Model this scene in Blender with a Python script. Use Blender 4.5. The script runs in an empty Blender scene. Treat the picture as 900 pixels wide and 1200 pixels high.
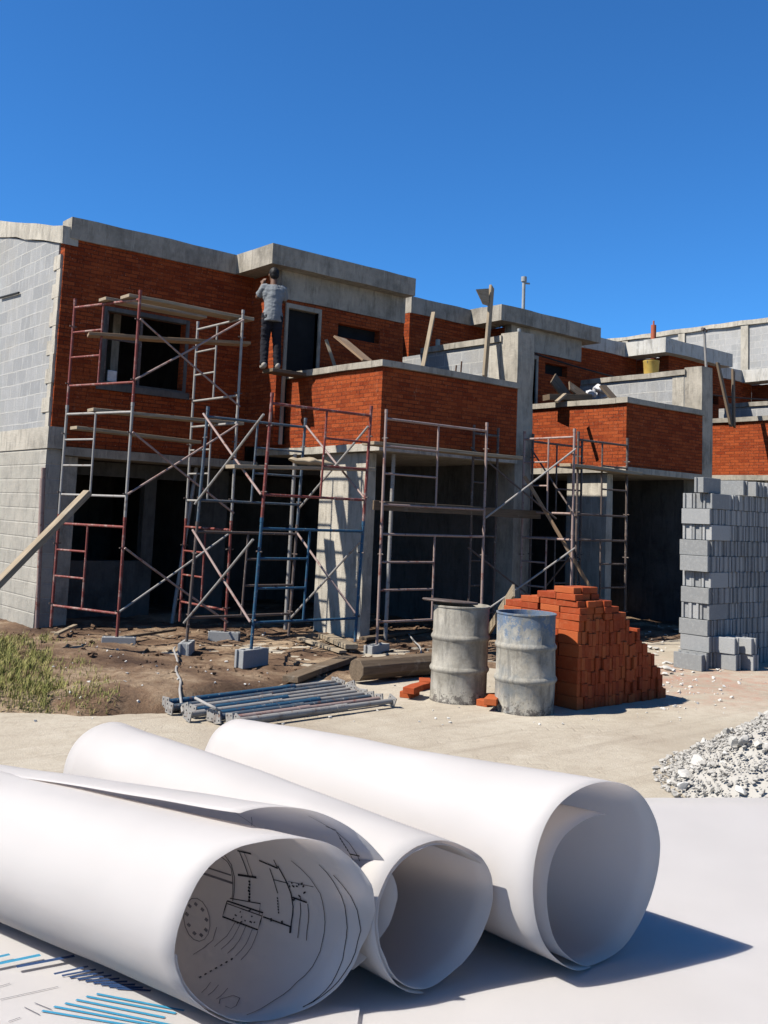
import bpy, bmesh, math, random
from mathutils import Vector, Matrix, noise
random.seed(7)
SC = bpy.context.scene
COL = SC.collection
PI = math.pi
V = Vector

# ------------------------------------------------------------------ camera frame (also used to turn measured points into ground points)
YAW, PITCH, ROLL = math.radians(39.647), math.radians(6.016), math.radians(2.334)
FPX, CX, CY, EYE = 1150.0, 450.0, 485.0, 1.67
fwd = V((math.sin(YAW)*math.cos(PITCH), math.cos(YAW)*math.cos(PITCH), math.sin(PITCH)))
rt0 = V((math.cos(YAW), -math.sin(YAW), 0)); up0 = rt0.cross(fwd)
rt = math.cos(ROLL)*rt0 + math.sin(ROLL)*up0
up = -math.sin(ROLL)*rt0 + math.cos(ROLL)*up0
CAM = V((0, 0, EYE))
def pl(x, y, ax, v):
    d = (x-CX)/FPX*rt - (y-CY)/FPX*up + fwd
    return CAM + d*((v-CAM[ax])/d[ax])
def g(x, y, z=0.0): return pl(x, y, 2, z)
E1 = V((math.cos(YAW), -math.sin(YAW), 0)); E2 = V((math.sin(YAW), math.cos(YAW), 0))   # right / forward on the table
def tp(a, b, z=0.0): return E1*a + E2*b + V((0, 0, z))

# ------------------------------------------------------------------ materials
ALB = .50                                                          # base colours scaled down evenly so shade stays deep at the raised exposure
class NT:
    def __init__(s, name):
        s.m = bpy.data.materials.new(name); s.m.use_nodes = True; s.al = 1.0 if 'paper' in name else ALB
        s.t = s.m.node_tree; s.t.nodes.clear()
        s.out = s.n('ShaderNodeOutputMaterial'); s.b = s.n('ShaderNodeBsdfPrincipled'); s.b.inputs['Specular IOR Level'].default_value = .2
        s.l(s.b.outputs[0], s.out.inputs['Surface'])
        s.geo = s.n('ShaderNodeNewGeometry'); s.pos = s.geo.outputs['Position']
    def n(s, kind, **kw):
        x = s.t.nodes.new(kind)
        for k, v in kw.items(): setattr(x, k, v)
        return x
    def l(s, a, b): s.t.links.new(a, b)
    def objco(s): return s.n('ShaderNodeTexCoord').outputs['Object']
    def noise(s, scale, detail=6, rough=.6, vec=None, stretch=None, out='Fac'):
        t = s.n('ShaderNodeTexNoise'); t.inputs['Scale'].default_value = scale
        t.inputs['Detail'].default_value = detail; t.inputs['Roughness'].default_value = rough
        v = vec or s.pos
        if stretch:
            m = s.n('ShaderNodeMapping'); m.inputs['Scale'].default_value = stretch; s.l(v, m.inputs[0]); v = m.outputs[0]
        s.l(v, t.inputs['Vector']); return t.outputs[out]
    def ramp(s, fac, stops):
        r = s.n('ShaderNodeValToRGB'); e = r.color_ramp.elements
        while len(e) < len(stops): e.new(.5)
        for i, (p, c) in enumerate(stops):
            e[i].position = p; e[i].color = (*c, 1) if len(c) == 3 else c
        s.l(fac, r.inputs[0]); return r.outputs[0]
    def fr(s, fac, a, b, lo=0., hi=1.):
        m = s.n('ShaderNodeMapRange'); s.l(fac, m.inputs[0])
        for i, v in enumerate((a, b, lo, hi)): m.inputs[i+1].default_value = v
        return m.outputs[0]
    def mix(s, fac, a, b, mode='MIX'):
        m = s.n('ShaderNodeMix', data_type='RGBA', blend_type=mode)
        for sock, v in ((m.inputs[0], fac), (m.inputs[6], a), (m.inputs[7], b)):
            if isinstance(v, (int, float)): sock.default_value = v
            elif isinstance(v, (tuple, list)): sock.default_value = (*v, 1)
            else: s.l(v, sock)
        return m.outputs[2]
    def math(s, op, a, b=None):
        m = s.n('ShaderNodeMath', operation=op)
        for i, v in enumerate((a, b)):
            if v is None: continue
            if isinstance(v, (int, float)): m.inputs[i].default_value = v
            else: s.l(v, m.inputs[i])
        return m.outputs[0]
    def bump(s, h, strength=.4, dist=.01, normal=None):
        b = s.n('ShaderNodeBump'); b.inputs['Strength'].default_value = strength; b.inputs['Distance'].default_value = dist
        s.l(h, b.inputs['Height'])
        if normal: s.l(normal, b.inputs['Normal'])
        s.l(b.outputs[0], s.b.inputs['Normal']); return b.outputs[0]
    def base(s, c):
        if isinstance(c, tuple): s.b.inputs['Base Color'].default_value = (*[x*s.al for x in c], 1)
        else: s.l(s.mix(1.0, c, (s.al,)*3, 'MULTIPLY') if s.al != 1 else c, s.b.inputs['Base Color'])
    def rough(s, r):
        if isinstance(r, (int, float)): s.b.inputs['Roughness'].default_value = r
        else: s.l(r, s.b.inputs['Roughness'])
    def wallvec(s):
        sx = s.n('ShaderNodeSeparateXYZ'); s.l(s.pos, sx.inputs[0])
        c = s.n('ShaderNodeCombineXYZ'); s.l(s.math('ADD', sx.outputs[0], sx.outputs[1]), c.inputs[0]); s.l(sx.outputs[2], c.inputs[1])
        return c.outputs[0]

def brick_tex(s, vec, w, h, mortar, c1, c2, cm, bias=0.0, smooth=.15, offset=.5):
    t = s.n('ShaderNodeTexBrick'); s.l(vec, t.inputs['Vector'])
    t.inputs['Scale'].default_value = 1; t.inputs['Brick Width'].default_value = w; t.inputs['Row Height'].default_value = h
    t.inputs['Mortar Size'].default_value = mortar; t.inputs['Mortar Smooth'].default_value = smooth; t.inputs['Bias'].default_value = bias
    t.offset = offset
    for k, c in (('Color1', c1), ('Color2', c2), ('Mortar', cm)): t.inputs[k].default_value = (*c, 1)
    return t
M = {}
def m_brickwall():
    s = NT('brick_facing'); v = s.wallvec()
    s.al = .46
    w = s.n('ShaderNodeVectorMath', operation='ADD'); nz = s.n('ShaderNodeVectorMath', operation='SCALE'); s.l(s.noise(7, 4, .6, out='Color'), nz.inputs[0]); nz.inputs['Scale'].default_value = .009
    s.l(v, w.inputs[0]); s.l(nz.outputs[0], w.inputs[1]); v = w.outputs[0]            # slightly wobbly courses
    t = brick_tex(s, v, .205, .056, .006, (.45, .082, .026), (.25, .038, .014), (.17, .055, .032))
    t2 = brick_tex(s, v, .205, .056, .0, (.60, .138, .042), (.30, .046, .016), (.5, .1, .03), bias=-.25)
    col = s.mix(.5, t.outputs['Color'], t2.outputs['Color'])
    col = s.mix(s.math('MULTIPLY', t.outputs['Fac'], s.fr(s.noise(3, 5, .7), .35, .6, .25, .95)), col, (.14, .048, .030))
    col = s.mix(s.fr(s.noise(1.3, 8, .7), .44, .70, 0, .5), col, (.50, .115, .036))
    col = s.mix(s.fr(s.noise(30, 5, .75, stretch=(1, 1, .45)), .54, .66, 0, .75), col, (.13, .026, .012))
    col = s.mix(s.fr(s.noise(5, 10, .78, stretch=(1, 1, .5)), .61, .74, 0, .7), col, (.50, .27, .17))
    col = s.mix(s.fr(s.noise(48, 4, .65), .62, .72, 0, .85), col, (.62, .38, .25))
    s.base(col); s.rough(.95); s.b.inputs['Specular IOR Level'].default_value = .05
    h = s.math('ADD', s.math('MULTIPLY', t.outputs['Fac'], -1.0), s.math('MULTIPLY', s.noise(50, 6, .7), 1.1)); s.bump(h, .9, .012)
    return s.m
def m_blockwall(name, c1, c2, cm, w=.40, h=.2, stain=(.5, .46, .38)):
    s = NT(name); v = s.wallvec()
    t = brick_tex(s, v, w, h, .011, c1, c2, cm, smooth=.3)
    col = s.mix(s.fr(s.noise(1.1, 8, .65), .5, .75, 0, .6), t.outputs['Color'], stain)
    col = s.mix(s.fr(s.noise(40, 6, .7), .35, .65, 0, .45), col, tuple(x*.6 for x in c1)); col = s.mix(s.fr(s.noise(7, 8, .75, stretch=(1, 1, .35)), .5, .7, 0, .5), col, tuple(min(.8, x*1.35) for x in c1))
    s.base(col); s.rough(.95)
    hh = s.math('ADD', s.math('MULTIPLY', t.outputs['Fac'], s.fr(s.noise(2.5), .3, .7, -.7, .9)), s.math('MULTIPLY', s.noise(70, 5), .9)); s.bump(hh, .7, .008)
    return s.m
def m_concrete(name, c, dark=.50, light=1.35, board=True):
    s = NT(name)
    col = s.ramp(s.noise(1.7, 10, .68), [(.3, tuple(x*dark for x in c)), (.5, c), (.72, tuple(min(.85, x*light) for x in c))])
    col = s.mix(s.fr(s.noise(9, 8, .7, stretch=(1, 1, .25)), 0.5, .68, 0, .75), col, tuple(x*.45 for x in c))
    col = s.mix(s.fr(s.noise(16, 9, .75, stretch=(1, 1, .12)), .54, .66, 0, .65), col, tuple(min(.85, x*1.45) for x in c))
    col = s.mix(s.fr(s.noise(3.3, 10, .75), .55, .66, 0, .55), col, tuple(min(.85, x*1.3) for x in c))
    col = s.mix(s.fr(s.noise(55, 4, .7), .6, .75, 0, .5), col, tuple(x*.5 for x in c))
    s.base(col); s.rough(.93)
    h = s.math('ADD', s.noise(14, 8, .7, stretch=(1, 1, 5) if board else None), s.math('MULTIPLY', s.noise(90, 4), .5)); s.bump(h, .55, .012)
    return s.m
def m_plaster():
    s = NT('rough_plaster'); v = s.wallvec()
    t = brick_tex(s, v, .40, .2, .012, (.50, .47, .40), (.38, .36, .31), (.56, .53, .46), smooth=.6)
    col = s.mix(s.fr(s.noise(1.3, 9, .7), .4, .65), t.outputs['Color'], (.56, .52, .44))
    col = s.mix(s.fr(s.noise(6, 9, .75, stretch=(1, 1, .4)), .5, .68, 0, .85), col, (.30, .28, .245))
    s.base(col); s.rough(.95)
    s.bump(s.math('ADD', s.math('MULTIPLY', t.outputs['Fac'], -.6), s.noise(18, 9, .75)), .8, .015); return s.m
def m_metal(name, c, worn, wear=.5, rust=(.20, .075, .035), rough=.55):
    s = NT(name); o = s.pos
    col = s.mix(s.fr(s.noise(7, 8, .7, o), wear, wear+.12), c, worn)
    col = s.mix(s.fr(s.noise(19, 6, .7, o), .58, .68, 0, .85), col, rust)
    col = s.mix(s.fr(s.noise(33, 3, .6, o), .64, .70, 0, .9), col, (.55, .52, .46))
    s.base(col); s.rough(s.fr(s.noise(25), .3, .7, rough-.1, rough+.25)); s.b.inputs['Metallic'].default_value = .15
    s.bump(s.noise(120, 4), .25, .002); return s.m
def m_wood(name, c, dark=.6):
    s = NT(name); o = s.objco()
    grain = s.noise(9, 8, .65, o, stretch=(.35, 6, 6))
    col = s.ramp(grain, [(.32, tuple(x*dark for x in c)), (.52, c), (.75, tuple(min(.8, x*1.25) for x in c))])
    col = s.mix(s.fr(s.noise(4, 8, .7), .56, .74, 0, .65), col, (.50, .46, .38))
    s.base(col); s.rough(.88); s.bump(grain, .4, .004); return s.m
def m_plain(name, c, rough=.8, var=.35, scale=12, bumpv=.3):
    s = NT(name)
    col = s.ramp(s.noise(scale, 8, .65), [(.3, tuple(x*(1-var) for x in c)), (.7, tuple(min(.9, x*(1+var*.5)) for x in c))])
    s.base(col); s.rough(rough); s.bump(s.noise(scale*6, 4), bumpv, .004); return s.m
def rand_mat(name, stops, rough=.9, speck=(.5, .4, .3), bumpd=.004, scale=30):
    s = NT(name); oi = s.n('ShaderNodeObjectInfo')
    col = s.ramp(oi.outputs['Random'], stops)
    col = s.mix(s.fr(s.noise(scale, 7, .7), .5, .72, 0, .6), col, speck)
    col = s.mix(s.fr(s.noise(scale*3, 4, .7), .55, .75, 0, .5), col, tuple(x*.4 for x in stops[0][1]))
    s.base(col); s.rough(rough); s.bump(s.noise(scale*5, 5, .7), .6, bumpd); return s.m
M['brick'] = m_brickwall()
M['block'] = m_blockwall('grey_block_wall', (.47, .47, .46), (.37, .375, .375), (.60, .585, .54))
M['block_far'] = m_blockwall('far_block_wall', (.58, .57, .55), (.46, .46, .45), (.64, .62, .58))
M['plaster'] = m_plaster(); M['pane_'] = None; del M['pane_']
M['conc'] = m_concrete('cast_concrete', (.46, .415, .34))
M['conc_light'] = m_concrete('pale_cast_concrete', (.58, .53, .44), .65, 1.2)
M['white'] = m_concrete('white_primed_concrete', (.70, .67, .60), .82, 1.1, False)
M['conc_grey'] = m_concrete('dark_grey_and_shade_render', (.14, .132, .122))  # window surround grey; on ground-floor walls its darkness is painted recess shade
M['inside'] = m_concrete('shade_dark_render', (.13, .12, .11))  # base colour lowered to paint the shade of the rooms into it
M['red'] = m_metal('red_scaffold_paint', (.27, .070, .058), (.42, .28, .24), .52)
M['pink'] = m_metal('faded_scaffold_paint', (.45, .33, .29), (.30, .10, .07), .55)
M['galv'] = m_metal('galvanised_steel', (.42, .40, .37), (.27, .22, .19), .55)
M['blue'] = m_metal('blue_scaffold_paint', (.035, .115, .20), (.12, .19, .24), .58)
M['blue_dull'] = m_metal('dull_blue_grey_steel', (.10, .14, .18), (.22, .22, .22), .5)
M['dark'] = m_metal('dull_dark_steel', (.15, .115, .10), (.30, .25, .22), .56)
M['wood'] = m_wood('weathered_pine', (.44, .35, .24))
M['wood_dark'] = m_wood('old_brown_timber', (.20, .145, .095))
M['wood_red'] = m_wood('tan_board', (.38, .25, .15))
M['brickunit'] = rand_mat('loose_red_brick', [(0, (.36, .055, .014)), (.5, (.47, .085, .022)), (1, (.56, .135, .038))], speck=(.54, .17, .07), scale=22)
M['blockunit'] = rand_mat('loose_grey_block', [(0, (.30, .305, .30)), (.5, (.385, .39, .385)), (1, (.50, .50, .485))], speck=(.50, .50, .48), bumpd=.006, scale=25)
M['rubble'] = rand_mat('pale_rubble', [(0, (.52, .49, .44)), (.5, (.68, .65, .59)), (1, (.82, .79, .73))], speck=(.56, .54, .49), scale=18)

def m_street():
    s = NT('dusty_street'); s.al = .70
    col = s.ramp(s.noise(.55, 9, .65), [(.3, (.34, .285, .215)), (.5, (.43, .375, .29)), (.7, (.50, .445, .355))])
    col = s.mix(s.fr(s.noise(7, 9, .75), .45, .75, 0, .6), col, (.30, .245, .18))
    col = s.mix(s.fr(s.noise(30, 6, .7), .58, .75, 0, .6), col, (.52, .46, .37))
    # worn joints of the paving showing through the dust
    sx = s.n('ShaderNodeMapping'); sx.inputs['Rotation'].default_value = (0, 0, .6); s.l(s.pos, sx.inputs[0])
    t = brick_tex(s, sx.outputs[0], .22, .11, .012, (.5, .5, .5), (.4, .4, .4), (.1, .1, .1), smooth=.6)
    jm = s.math('MULTIPLY', t.outputs['Fac'], s.fr(s.noise(1.4, 6, .6), .50, .72, 0, .55))
    col = s.mix(jm, col, (.26, .21, .155))
    tr = s.n('ShaderNodeMapping'); tr.inputs['Rotation'].default_value = (0, 0, -.35); tr.inputs['Scale'].default_value = (.35, 5, 1); s.l(s.pos, tr.inputs[0])
    col = s.mix(s.fr(s.noise(1.1, 7, .7, tr.outputs[0]), .52, .70, 0, .45), col, (.235, .185, .135))
    col = s.mix(s.fr(s.noise(90, 4, .7), .62, .72, 0, .55), col, (.16, .125, .09))
    col = s.mix(s.fr(s.noise(2.1, 10, .75), .58, .72, 0, .5), col, (.60, .54, .45))
    # brick dust round the brick pile
    d = s.n('ShaderNodeVectorMath', operation='DISTANCE'); s.l(s.pos, d.inputs[0]); d.inputs[1].default_value = (9.9, 6.4, 0)
    rd = s.math('MULTIPLY', s.fr(d.outputs['Value'], .3, 2.2, 1, 0), s.fr(s.noise(5, 8, .75), .42, .68, 0, .9))
    col = s.mix(rd, col, (.40, .17, .11))
    s.base(col); s.rough(.96)
    h = s.math('ADD', s.noise(35, 8, .75), s.math('MULTIPLY', jm, -.8)); s.bump(h, .55, .02); return s.m
M['street'] = m_street()
def m_soil():
    s = NT('dry_soil')
    col = s.ramp(s.noise(.9, 9, .68), [(.36, (.085, .046, .028)), (.5, (.25, .155, .092)), (.63, (.54, .40, .26))])
    col = s.mix(s.fr(s.noise(11, 9, .75), .5, .72, 0, .65), col, (.11, .072, .048))
    col = s.mix(s.fr(s.noise(40, 5, .7), .62, .76, 0, .7), col, (.45, .37, .28))
    s.base(col); s.rough(.97); s.bump(s.noise(20, 9, .75), .8, .04); return s.m
M['soil'] = m_soil()
def m_drum(name, blue):
    s = NT(name)
    col = s.ramp(s.noise(5, 10, .72), [(.3, (.28, .25, .20)), (.48, (.48, .44, .36)), (.7, (.60, .56, .48))])
    sx = s.n('ShaderNodeSeparateXYZ'); s.l(s.pos, sx.inputs[0]); z = sx.outputs[2]
    if blue:
        f = s.math('ADD', s.fr(z, .50, .80, -.10, .16), s.noise(10, 10, .78))
        k = s.fr(f, .58, .63); col = s.mix(s.math('MULTIPLY', k, .85), col, (.075, .17, .33))
        col = s.mix(s.fr(s.noise(26, 8, .75), .60, .66, 0, .9), col, (.55, .52, .46))
    col = s.mix(s.fr(s.noise(13, 9, .75, stretch=(1, 1, .16)), .48, .62, 0, .75), col, (.20, .185, .16))
    col = s.mix(s.fr(s.noise(3.2, 9, .72), .48, .62, 0, .6), col, (.20, .23, .25) if blue else (.27, .25, .21))
    low = s.math('ADD', s.fr(z, .02, .30, .14, -.12), s.noise(17, 9, .8)); col = s.mix(s.fr(low, .60, .66, 0, .85), col, (.10, .085, .075))
    col = s.mix(s.fr(s.noise(60, 5, .7), .60, .72, 0, .7), col, (.16, .14, .12))
    s.base(col); s.rough(.8); s.bump(s.noise(30, 9, .75), .6, .006); return s.m
M['drum'] = m_drum('cement_caked_drum', False); M['drum_blue'] = m_drum('cement_caked_blue_drum', True)
def m_paper():
    s = NT('white_paper'); s.base(s.ramp(s.noise(6, 4, .5), [(.3, (.54, .525, .51)), (.7, (.60, .585, .57))])); s.rough(.62)
    s.b.inputs['Specular IOR Level'].default_value = .25
    s.bump(s.math('ADD', s.noise(11, 4, .5), s.math('MULTIPLY', s.noise(300, 3), .04)), .3, .006)
    t = s.n('ShaderNodeBsdfTranslucent'); t.inputs[0].default_value = (.74, .69, .66, 1)
    mx = s.n('ShaderNodeMixShader'); mx.inputs[0].default_value = .56
    s.l(s.b.outputs[0], mx.inputs[1]); s.l(t.outputs[0], mx.inputs[2]); s.l(mx.outputs[0], s.out.inputs['Surface']); return s.m
M['paper'] = m_paper()
M['ink'] = m_plain('black_drawing_ink', (.035, .033, .04), .7, .2)
M['ink_soft'] = m_plain('grey_drawing_ink', (.20, .19, .21), .7, .2)
M['chart_blue'] = m_plain('printed_cyan', (.05, .32, .52), .6, .1)
M['chart_navy'] = m_plain('printed_navy', (.03, .07, .18), .6, .1)
M['table'] = m_plain('white_table_top', (.80, .79, .78), .5, .05, 5, .05)
M['table_leg'] = m_plain('grey_table_steel', (.3, .3, .3), .4, .2)
M['skin'] = m_plain('brown_skin', (.20, .105, .065), .6, .15, 9, .1)
M['hair'] = m_plain('black_hair', (.012, .010, .009), .6, .2, 40)
M['shirt'] = m_plain('grey_cotton', (.27, .29, .305), .95, .22, 7, .2)
M['trousers'] = m_plain('navy_cloth', (.018, .019, .027), .95, .3, 9, .2)
M['shoe'] = m_plain('worn_white_shoe', (.50, .46, .40), .7, .3, 15)
M['sack'] = m_plain('beige_cement_sack', (.50, .40, .27), .95, .4, 9, .5)
M['bag'] = m_plain('white_plastic_bag', (.78, .78, .78), .6, .25, 14, .5)
M['yellow'] = m_plain('sun_bleached_yellow', (.95, .58, .14), .6, .25, 8)
M['orange'] = m_plain('red_pipe_plastic', (.52, .13, .06), .6, .2, 8)
M['cable'] = m_plain('black_cable', (.02, .02, .02), .6, .2)
M['grey_hose'] = m_plain('grey_hose', (.45, .43, .40), .6, .2)
M['zinc'] = m_plain('zinc_pipe', (.45, .47, .47), .45, .25)
M['steel_dark'] = m_plain('rusty_rebar', (.13, .075, .05), .8, .4)
M['pane'] = m_plain('dark_door_board', (.02, .022, .024), 1.0, .3, 5)
def m_grass():
    s = NT('yellow_green_grass'); oi = s.noise(14, 6, .7)
    s.base(s.ramp(oi, [(.36, (.17, .20, .045)), (.5, (.34, .33, .09)), (.62, (.58, .48, .20))])); s.rough(.8); return s.m
M['grass'] = m_grass()

# ------------------------------------------------------------------ mesh building
def frame_of(d, hint=V((0, 0, 1))):
    d = d.normalized()
    if abs(d.dot(hint)) > .99: hint = V((1, 0, 0))
    a = hint.cross(d).normalized(); return a, d.cross(a)          # a = sideways, second = upwards
class MB:
    def __init__(s): s.v = []; s.f = []; s.smooth = False
    def add(s, vs, fs):
        o = len(s.v); s.v += [V(p) for p in vs]; s.f += [tuple(i+o for i in f) for f in fs]; return s
    def box(s, a, b):
        (x0, y0, z0), (x1, y1, z1) = [sorted(p) for p in zip(a, b)][0], None if False else (0, 0, 0)
        return s
    def hexa(s, p):                                                # eight corners: bottom 0-3, top 4-7
        return s.add(p, [(3, 2, 1, 0), (4, 5, 6, 7), (0, 1, 5, 4), (1, 2, 6, 5), (2, 3, 7, 6), (3, 0, 4, 7)])
    def bx(s, x0, x1, y0, y1, z0, z1):
        return s.hexa([(x0, y0, z0), (x1, y0, z0), (x1, y1, z0), (x0, y1, z0), (x0, y0, z1), (x1, y0, z1), (x1, y1, z1), (x0, y1, z1)])
    def beam(s, p, q, w, h, hint=V((0, 0, 1)), jit=0.0):
        p, q = V(p), V(q); a, b = frame_of(q-p, hint)
        def c(o, k): return [o + a*(sx*w/2*(1+jit*random.uniform(-1, 1))) + b*(sy*h/2) for sx, sy in ((-1, -1), (1, -1), (1, 1), (-1, 1))]
        A, B = c(p, 0), c(q, 1)
        return s.add(A+B, [(0, 1, 2, 3), (7, 6, 5, 4), (0, 4, 5, 1), (1, 5, 6, 2), (2, 6, 7, 3), (3, 7, 4, 0)])
    def tube(s, pts, r, n=10, cap=True):
        pts = [V(p) for p in pts]; rings = []; a = None
        for i, p in enumerate(pts):
            d = (pts[min(i+1, len(pts)-1)] - pts[max(i-1, 0)])
            if a is None: a, b = frame_of(d)
            else:
                dn = d.normalized(); a = (a - dn*a.dot(dn)).normalized(); b = dn.cross(a)
            rr = r[i] if isinstance(r, (list, tuple)) else r
            rings.append([p + a*(rr*math.cos(2*PI*k/n)) + b*(rr*math.sin(2*PI*k/n)) for k in range(n)])
        vs = [q for R in rings for q in R]; fs = []
        for i in range(len(pts)-1):
            for k in range(n):
                k2 = (k+1) % n; fs.append((i*n+k, i*n+k2, (i+1)*n+k2, (i+1)*n+k))
        if cap: fs += [tuple(range(n))[::-1], tuple(range((len(pts)-1)*n, len(pts)*n))]
        return s.add(vs, fs)
    def lathe(s, prof, c, n=40, closed=False):
        c = V(c); vs = [c + V((r*math.cos(2*PI*k/n), r*math.sin(2*PI*k/n), z)) for r, z in prof for k in range(n)]; fs = []
        for i in range(len(prof)-1):
            for k in range(n):
                k2 = (k+1) % n; fs.append((i*n+k, i*n+k2, (i+1)*n+k2, (i+1)*n+k))
        return s.add(vs, fs)
    def ell(s, c, rad, rot=None, nu=16, nv=10):
        c = V(c); R = rot or Matrix.Identity(3); vs = []; fs = []
        for i in range(nv+1):
            t = PI*i/nv
            for k in range(nu):
                u = 2*PI*k/nu; vs.append(c + R @ V((rad[0]*math.sin(t)*math.cos(u), rad[1]*math.sin(t)*math.sin(u), rad[2]*math.cos(t))))
        for i in range(nv):
            for k in range(nu):
                k2 = (k+1) % nu; fs.append((i*nu+k, (i+1)*nu+k, (i+1)*nu+k2, i*nu+k2))
        return s.add(vs, fs)
    def cells(s, xs, ys, zs, solid):                               # a solid made of grid cells; only its outside faces are made
        nx, ny, nz = len(xs)-1, len(ys)-1, len(zs)-1
        S = lambda i, j, k: 0 <= i < nx and 0 <= j < ny and 0 <= k < nz and solid(i, j, k)
        idx = {}
        def vid(i, j, k):
            if (i, j, k) not in idx: idx[(i, j, k)] = len(s.v); s.v.append(V((xs[i], ys[j], zs[k])))
            return idx[(i, j, k)]
        for i in range(nx):
            for j in range(ny):
                for k in range(nz):
                    if not S(i, j, k): continue
                    if not S(i-1, j, k): s.f.append((vid(i, j, k), vid(i, j, k+1), vid(i, j+1, k+1), vid(i, j+1, k)))
                    if not S(i+1, j, k): s.f.append((vid(i+1, j, k), vid(i+1, j+1, k), vid(i+1, j+1, k+1), vid(i+1, j, k+1)))
                    if not S(i, j-1, k): s.f.append((vid(i, j, k), vid(i+1, j, k), vid(i+1, j, k+1), vid(i, j, k+1)))
                    if not S(i, j+1, k): s.f.append((vid(i, j+1, k), vid(i, j+1, k+1), vid(i+1, j+1, k+1), vid(i+1, j+1, k)))
                    if not S(i, j, k-1): s.f.append((vid(i, j, k), vid(i, j+1, k), vid(i+1, j+1, k), vid(i+1, j, k)))
                    if not S(i, j, k+1): s.f.append((vid(i, j, k+1), vid(i+1, j, k+1), vid(i+1, j+1, k+1), vid(i, j+1, k+1)))
        return s
    def mesh(s, name, smooth=False, bevel=0.0, segs=1):
        me = bpy.data.meshes.new(name)
        bm = bmesh.new(); vv = [bm.verts.new(p) for p in s.v]
        for f in s.f:
            try: bm.faces.new([vv[i] for i in f])
            except ValueError: pass
        bmesh.ops.recalc_face_normals(bm, faces=bm.faces) if not getattr(s, 'keep', False) else None
        if bevel:
            ed = [e for e in bm.edges if len(e.link_faces) == 2 and e.calc_face_angle(0) > .6]
            bmesh.ops.bevel(bm, geom=ed, offset=bevel, segments=segs, affect='EDGES', profile=.5, clamp_overlap=True)
        for f in bm.faces: f.smooth = smooth
        bm.to_mesh(me); bm.free()
        if smooth:
            try: me.set_sharp_from_angle(angle=math.radians(40))
            except Exception: pass
        return me
    def build(s, name, m, parent=None, smooth=False, bevel=0.0, center=True, segs=1):
        o = bpy.data.objects.new(name, None) if False else None
        if parent is None and center and s.v:                      # a thing's own origin sits at its base
            lo = V([min(p[i] for p in s.v) for i in range(3)]); hi = V([max(p[i] for p in s.v) for i in range(3)])
            c = V(((lo.x+hi.x)/2, (lo.y+hi.y)/2, lo.z)); s.v = [p-c for p in s.v]
        else: c = V((0, 0, 0))
        if parent is not None:
            w = world_of(parent); inv = w.inverted(); s.v = [inv @ p for p in s.v]
        me = s.mesh(name, smooth, bevel, segs); me.materials.append(M[m] if isinstance(m, str) else m)
        o = bpy.data.objects.new(name, me); COL.objects.link(o); o.location = c
        if parent is not None: o.parent = parent; o.location = (0, 0, 0)
        return o
def world_of(o):
    w = Matrix.LocRotScale(o.location, o.rotation_euler, o.scale)
    return (world_of(o.parent) @ w) if o.parent else w
def tag(o, label=None, cat=None, group=None, kind=None):
    for k, v in (('label', label), ('category', cat), ('group', group), ('kind', kind)):
        if v: o[k] = v
    return o
def empty(name, loc, label, cat, group=None, rz=0.0):
    o = bpy.data.objects.new(name, None); COL.objects.link(o); o.location = V(loc); o.rotation_euler = (0, 0, rz); o.empty_display_size = .1
    return tag(o, label, cat, group)
def copy_obj(o, parent=None):
    c = o.copy(); COL.objects.link(c); c.parent = parent; return c
ORD = 'zeroth first second third fourth fifth sixth seventh eighth ninth tenth eleventh twelfth thirteenth fourteenth fifteenth sixteenth seventeenth eighteenth nineteenth twentieth'.split()
def ordn(i): return ORD[i] if i < len(ORD) else (['twenty', 'thirty', 'forty'][i//10-2] + ('-'+ORD[i % 10] if i % 10 else ''))

def wall_x(x0, x1, y0, y1, z0, z1, holes=()):                      # wall running along X with rectangular openings (x0,x1,z0,z1)
    xs = sorted({x0, x1, *[h[0] for h in holes], *[h[1] for h in holes]}); zs = sorted({z0, z1, *[h[2] for h in holes], *[h[3] for h in holes]})
    def solid(i, j, k):
        cx, cz = (xs[i]+xs[i+1])/2, (zs[k]+zs[k+1])/2
        return not any(h[0] < cx < h[1] and h[2] < cz < h[3] for h in holes)
    return MB().cells(xs, [y0, y1], zs, solid)
def rough_edges(mb, amt, zonly=False):                             # hand-cast edges: small wobble
    for p in mb.v:
        n = noise.noise_vector(p*1.7)*amt
        p.z += n.z
        if not zonly: p.x += n.x; p.y += n.y
    return mb
def strip_x(x0, x1, y0, y1, z0, z1, amt=.02, step=.35):            # a long cast member along X, subdivided so its edges wander
    n = max(2, int(abs(x1-x0)/step)); xs = [x0+(x1-x0)*i/n for i in range(n+1)]
    mb = MB().cells(xs, [y0, y1], [z0, z1], lambda i, j, k: True)
    for p in mb.v:
        p.z += noise.noise(V((p.x*1.3, p.z*3, 1.7)))*amt; p.y += noise.noise(V((p.x*1.1, p.z*3, 5.1)))*amt*.5
    return mb
def strip_y(x0, x1, y0, y1, z0, z1, amt=.02, step=.35):
    n = max(2, int(abs(y1-y0)/step)); ys = [y0+(y1-y0)*i/n for i in range(n+1)]
    mb = MB().cells([x0, x1], ys, [z0, z1], lambda i, j, k: True)
    for p in mb.v:
        p.z += noise.noise(V((p.y*1.3, p.z*3, 2.7)))*amt; p.x += noise.noise(V((p.y*1.1, p.z*3, 7.1)))*amt*.5
    return mb

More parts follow.
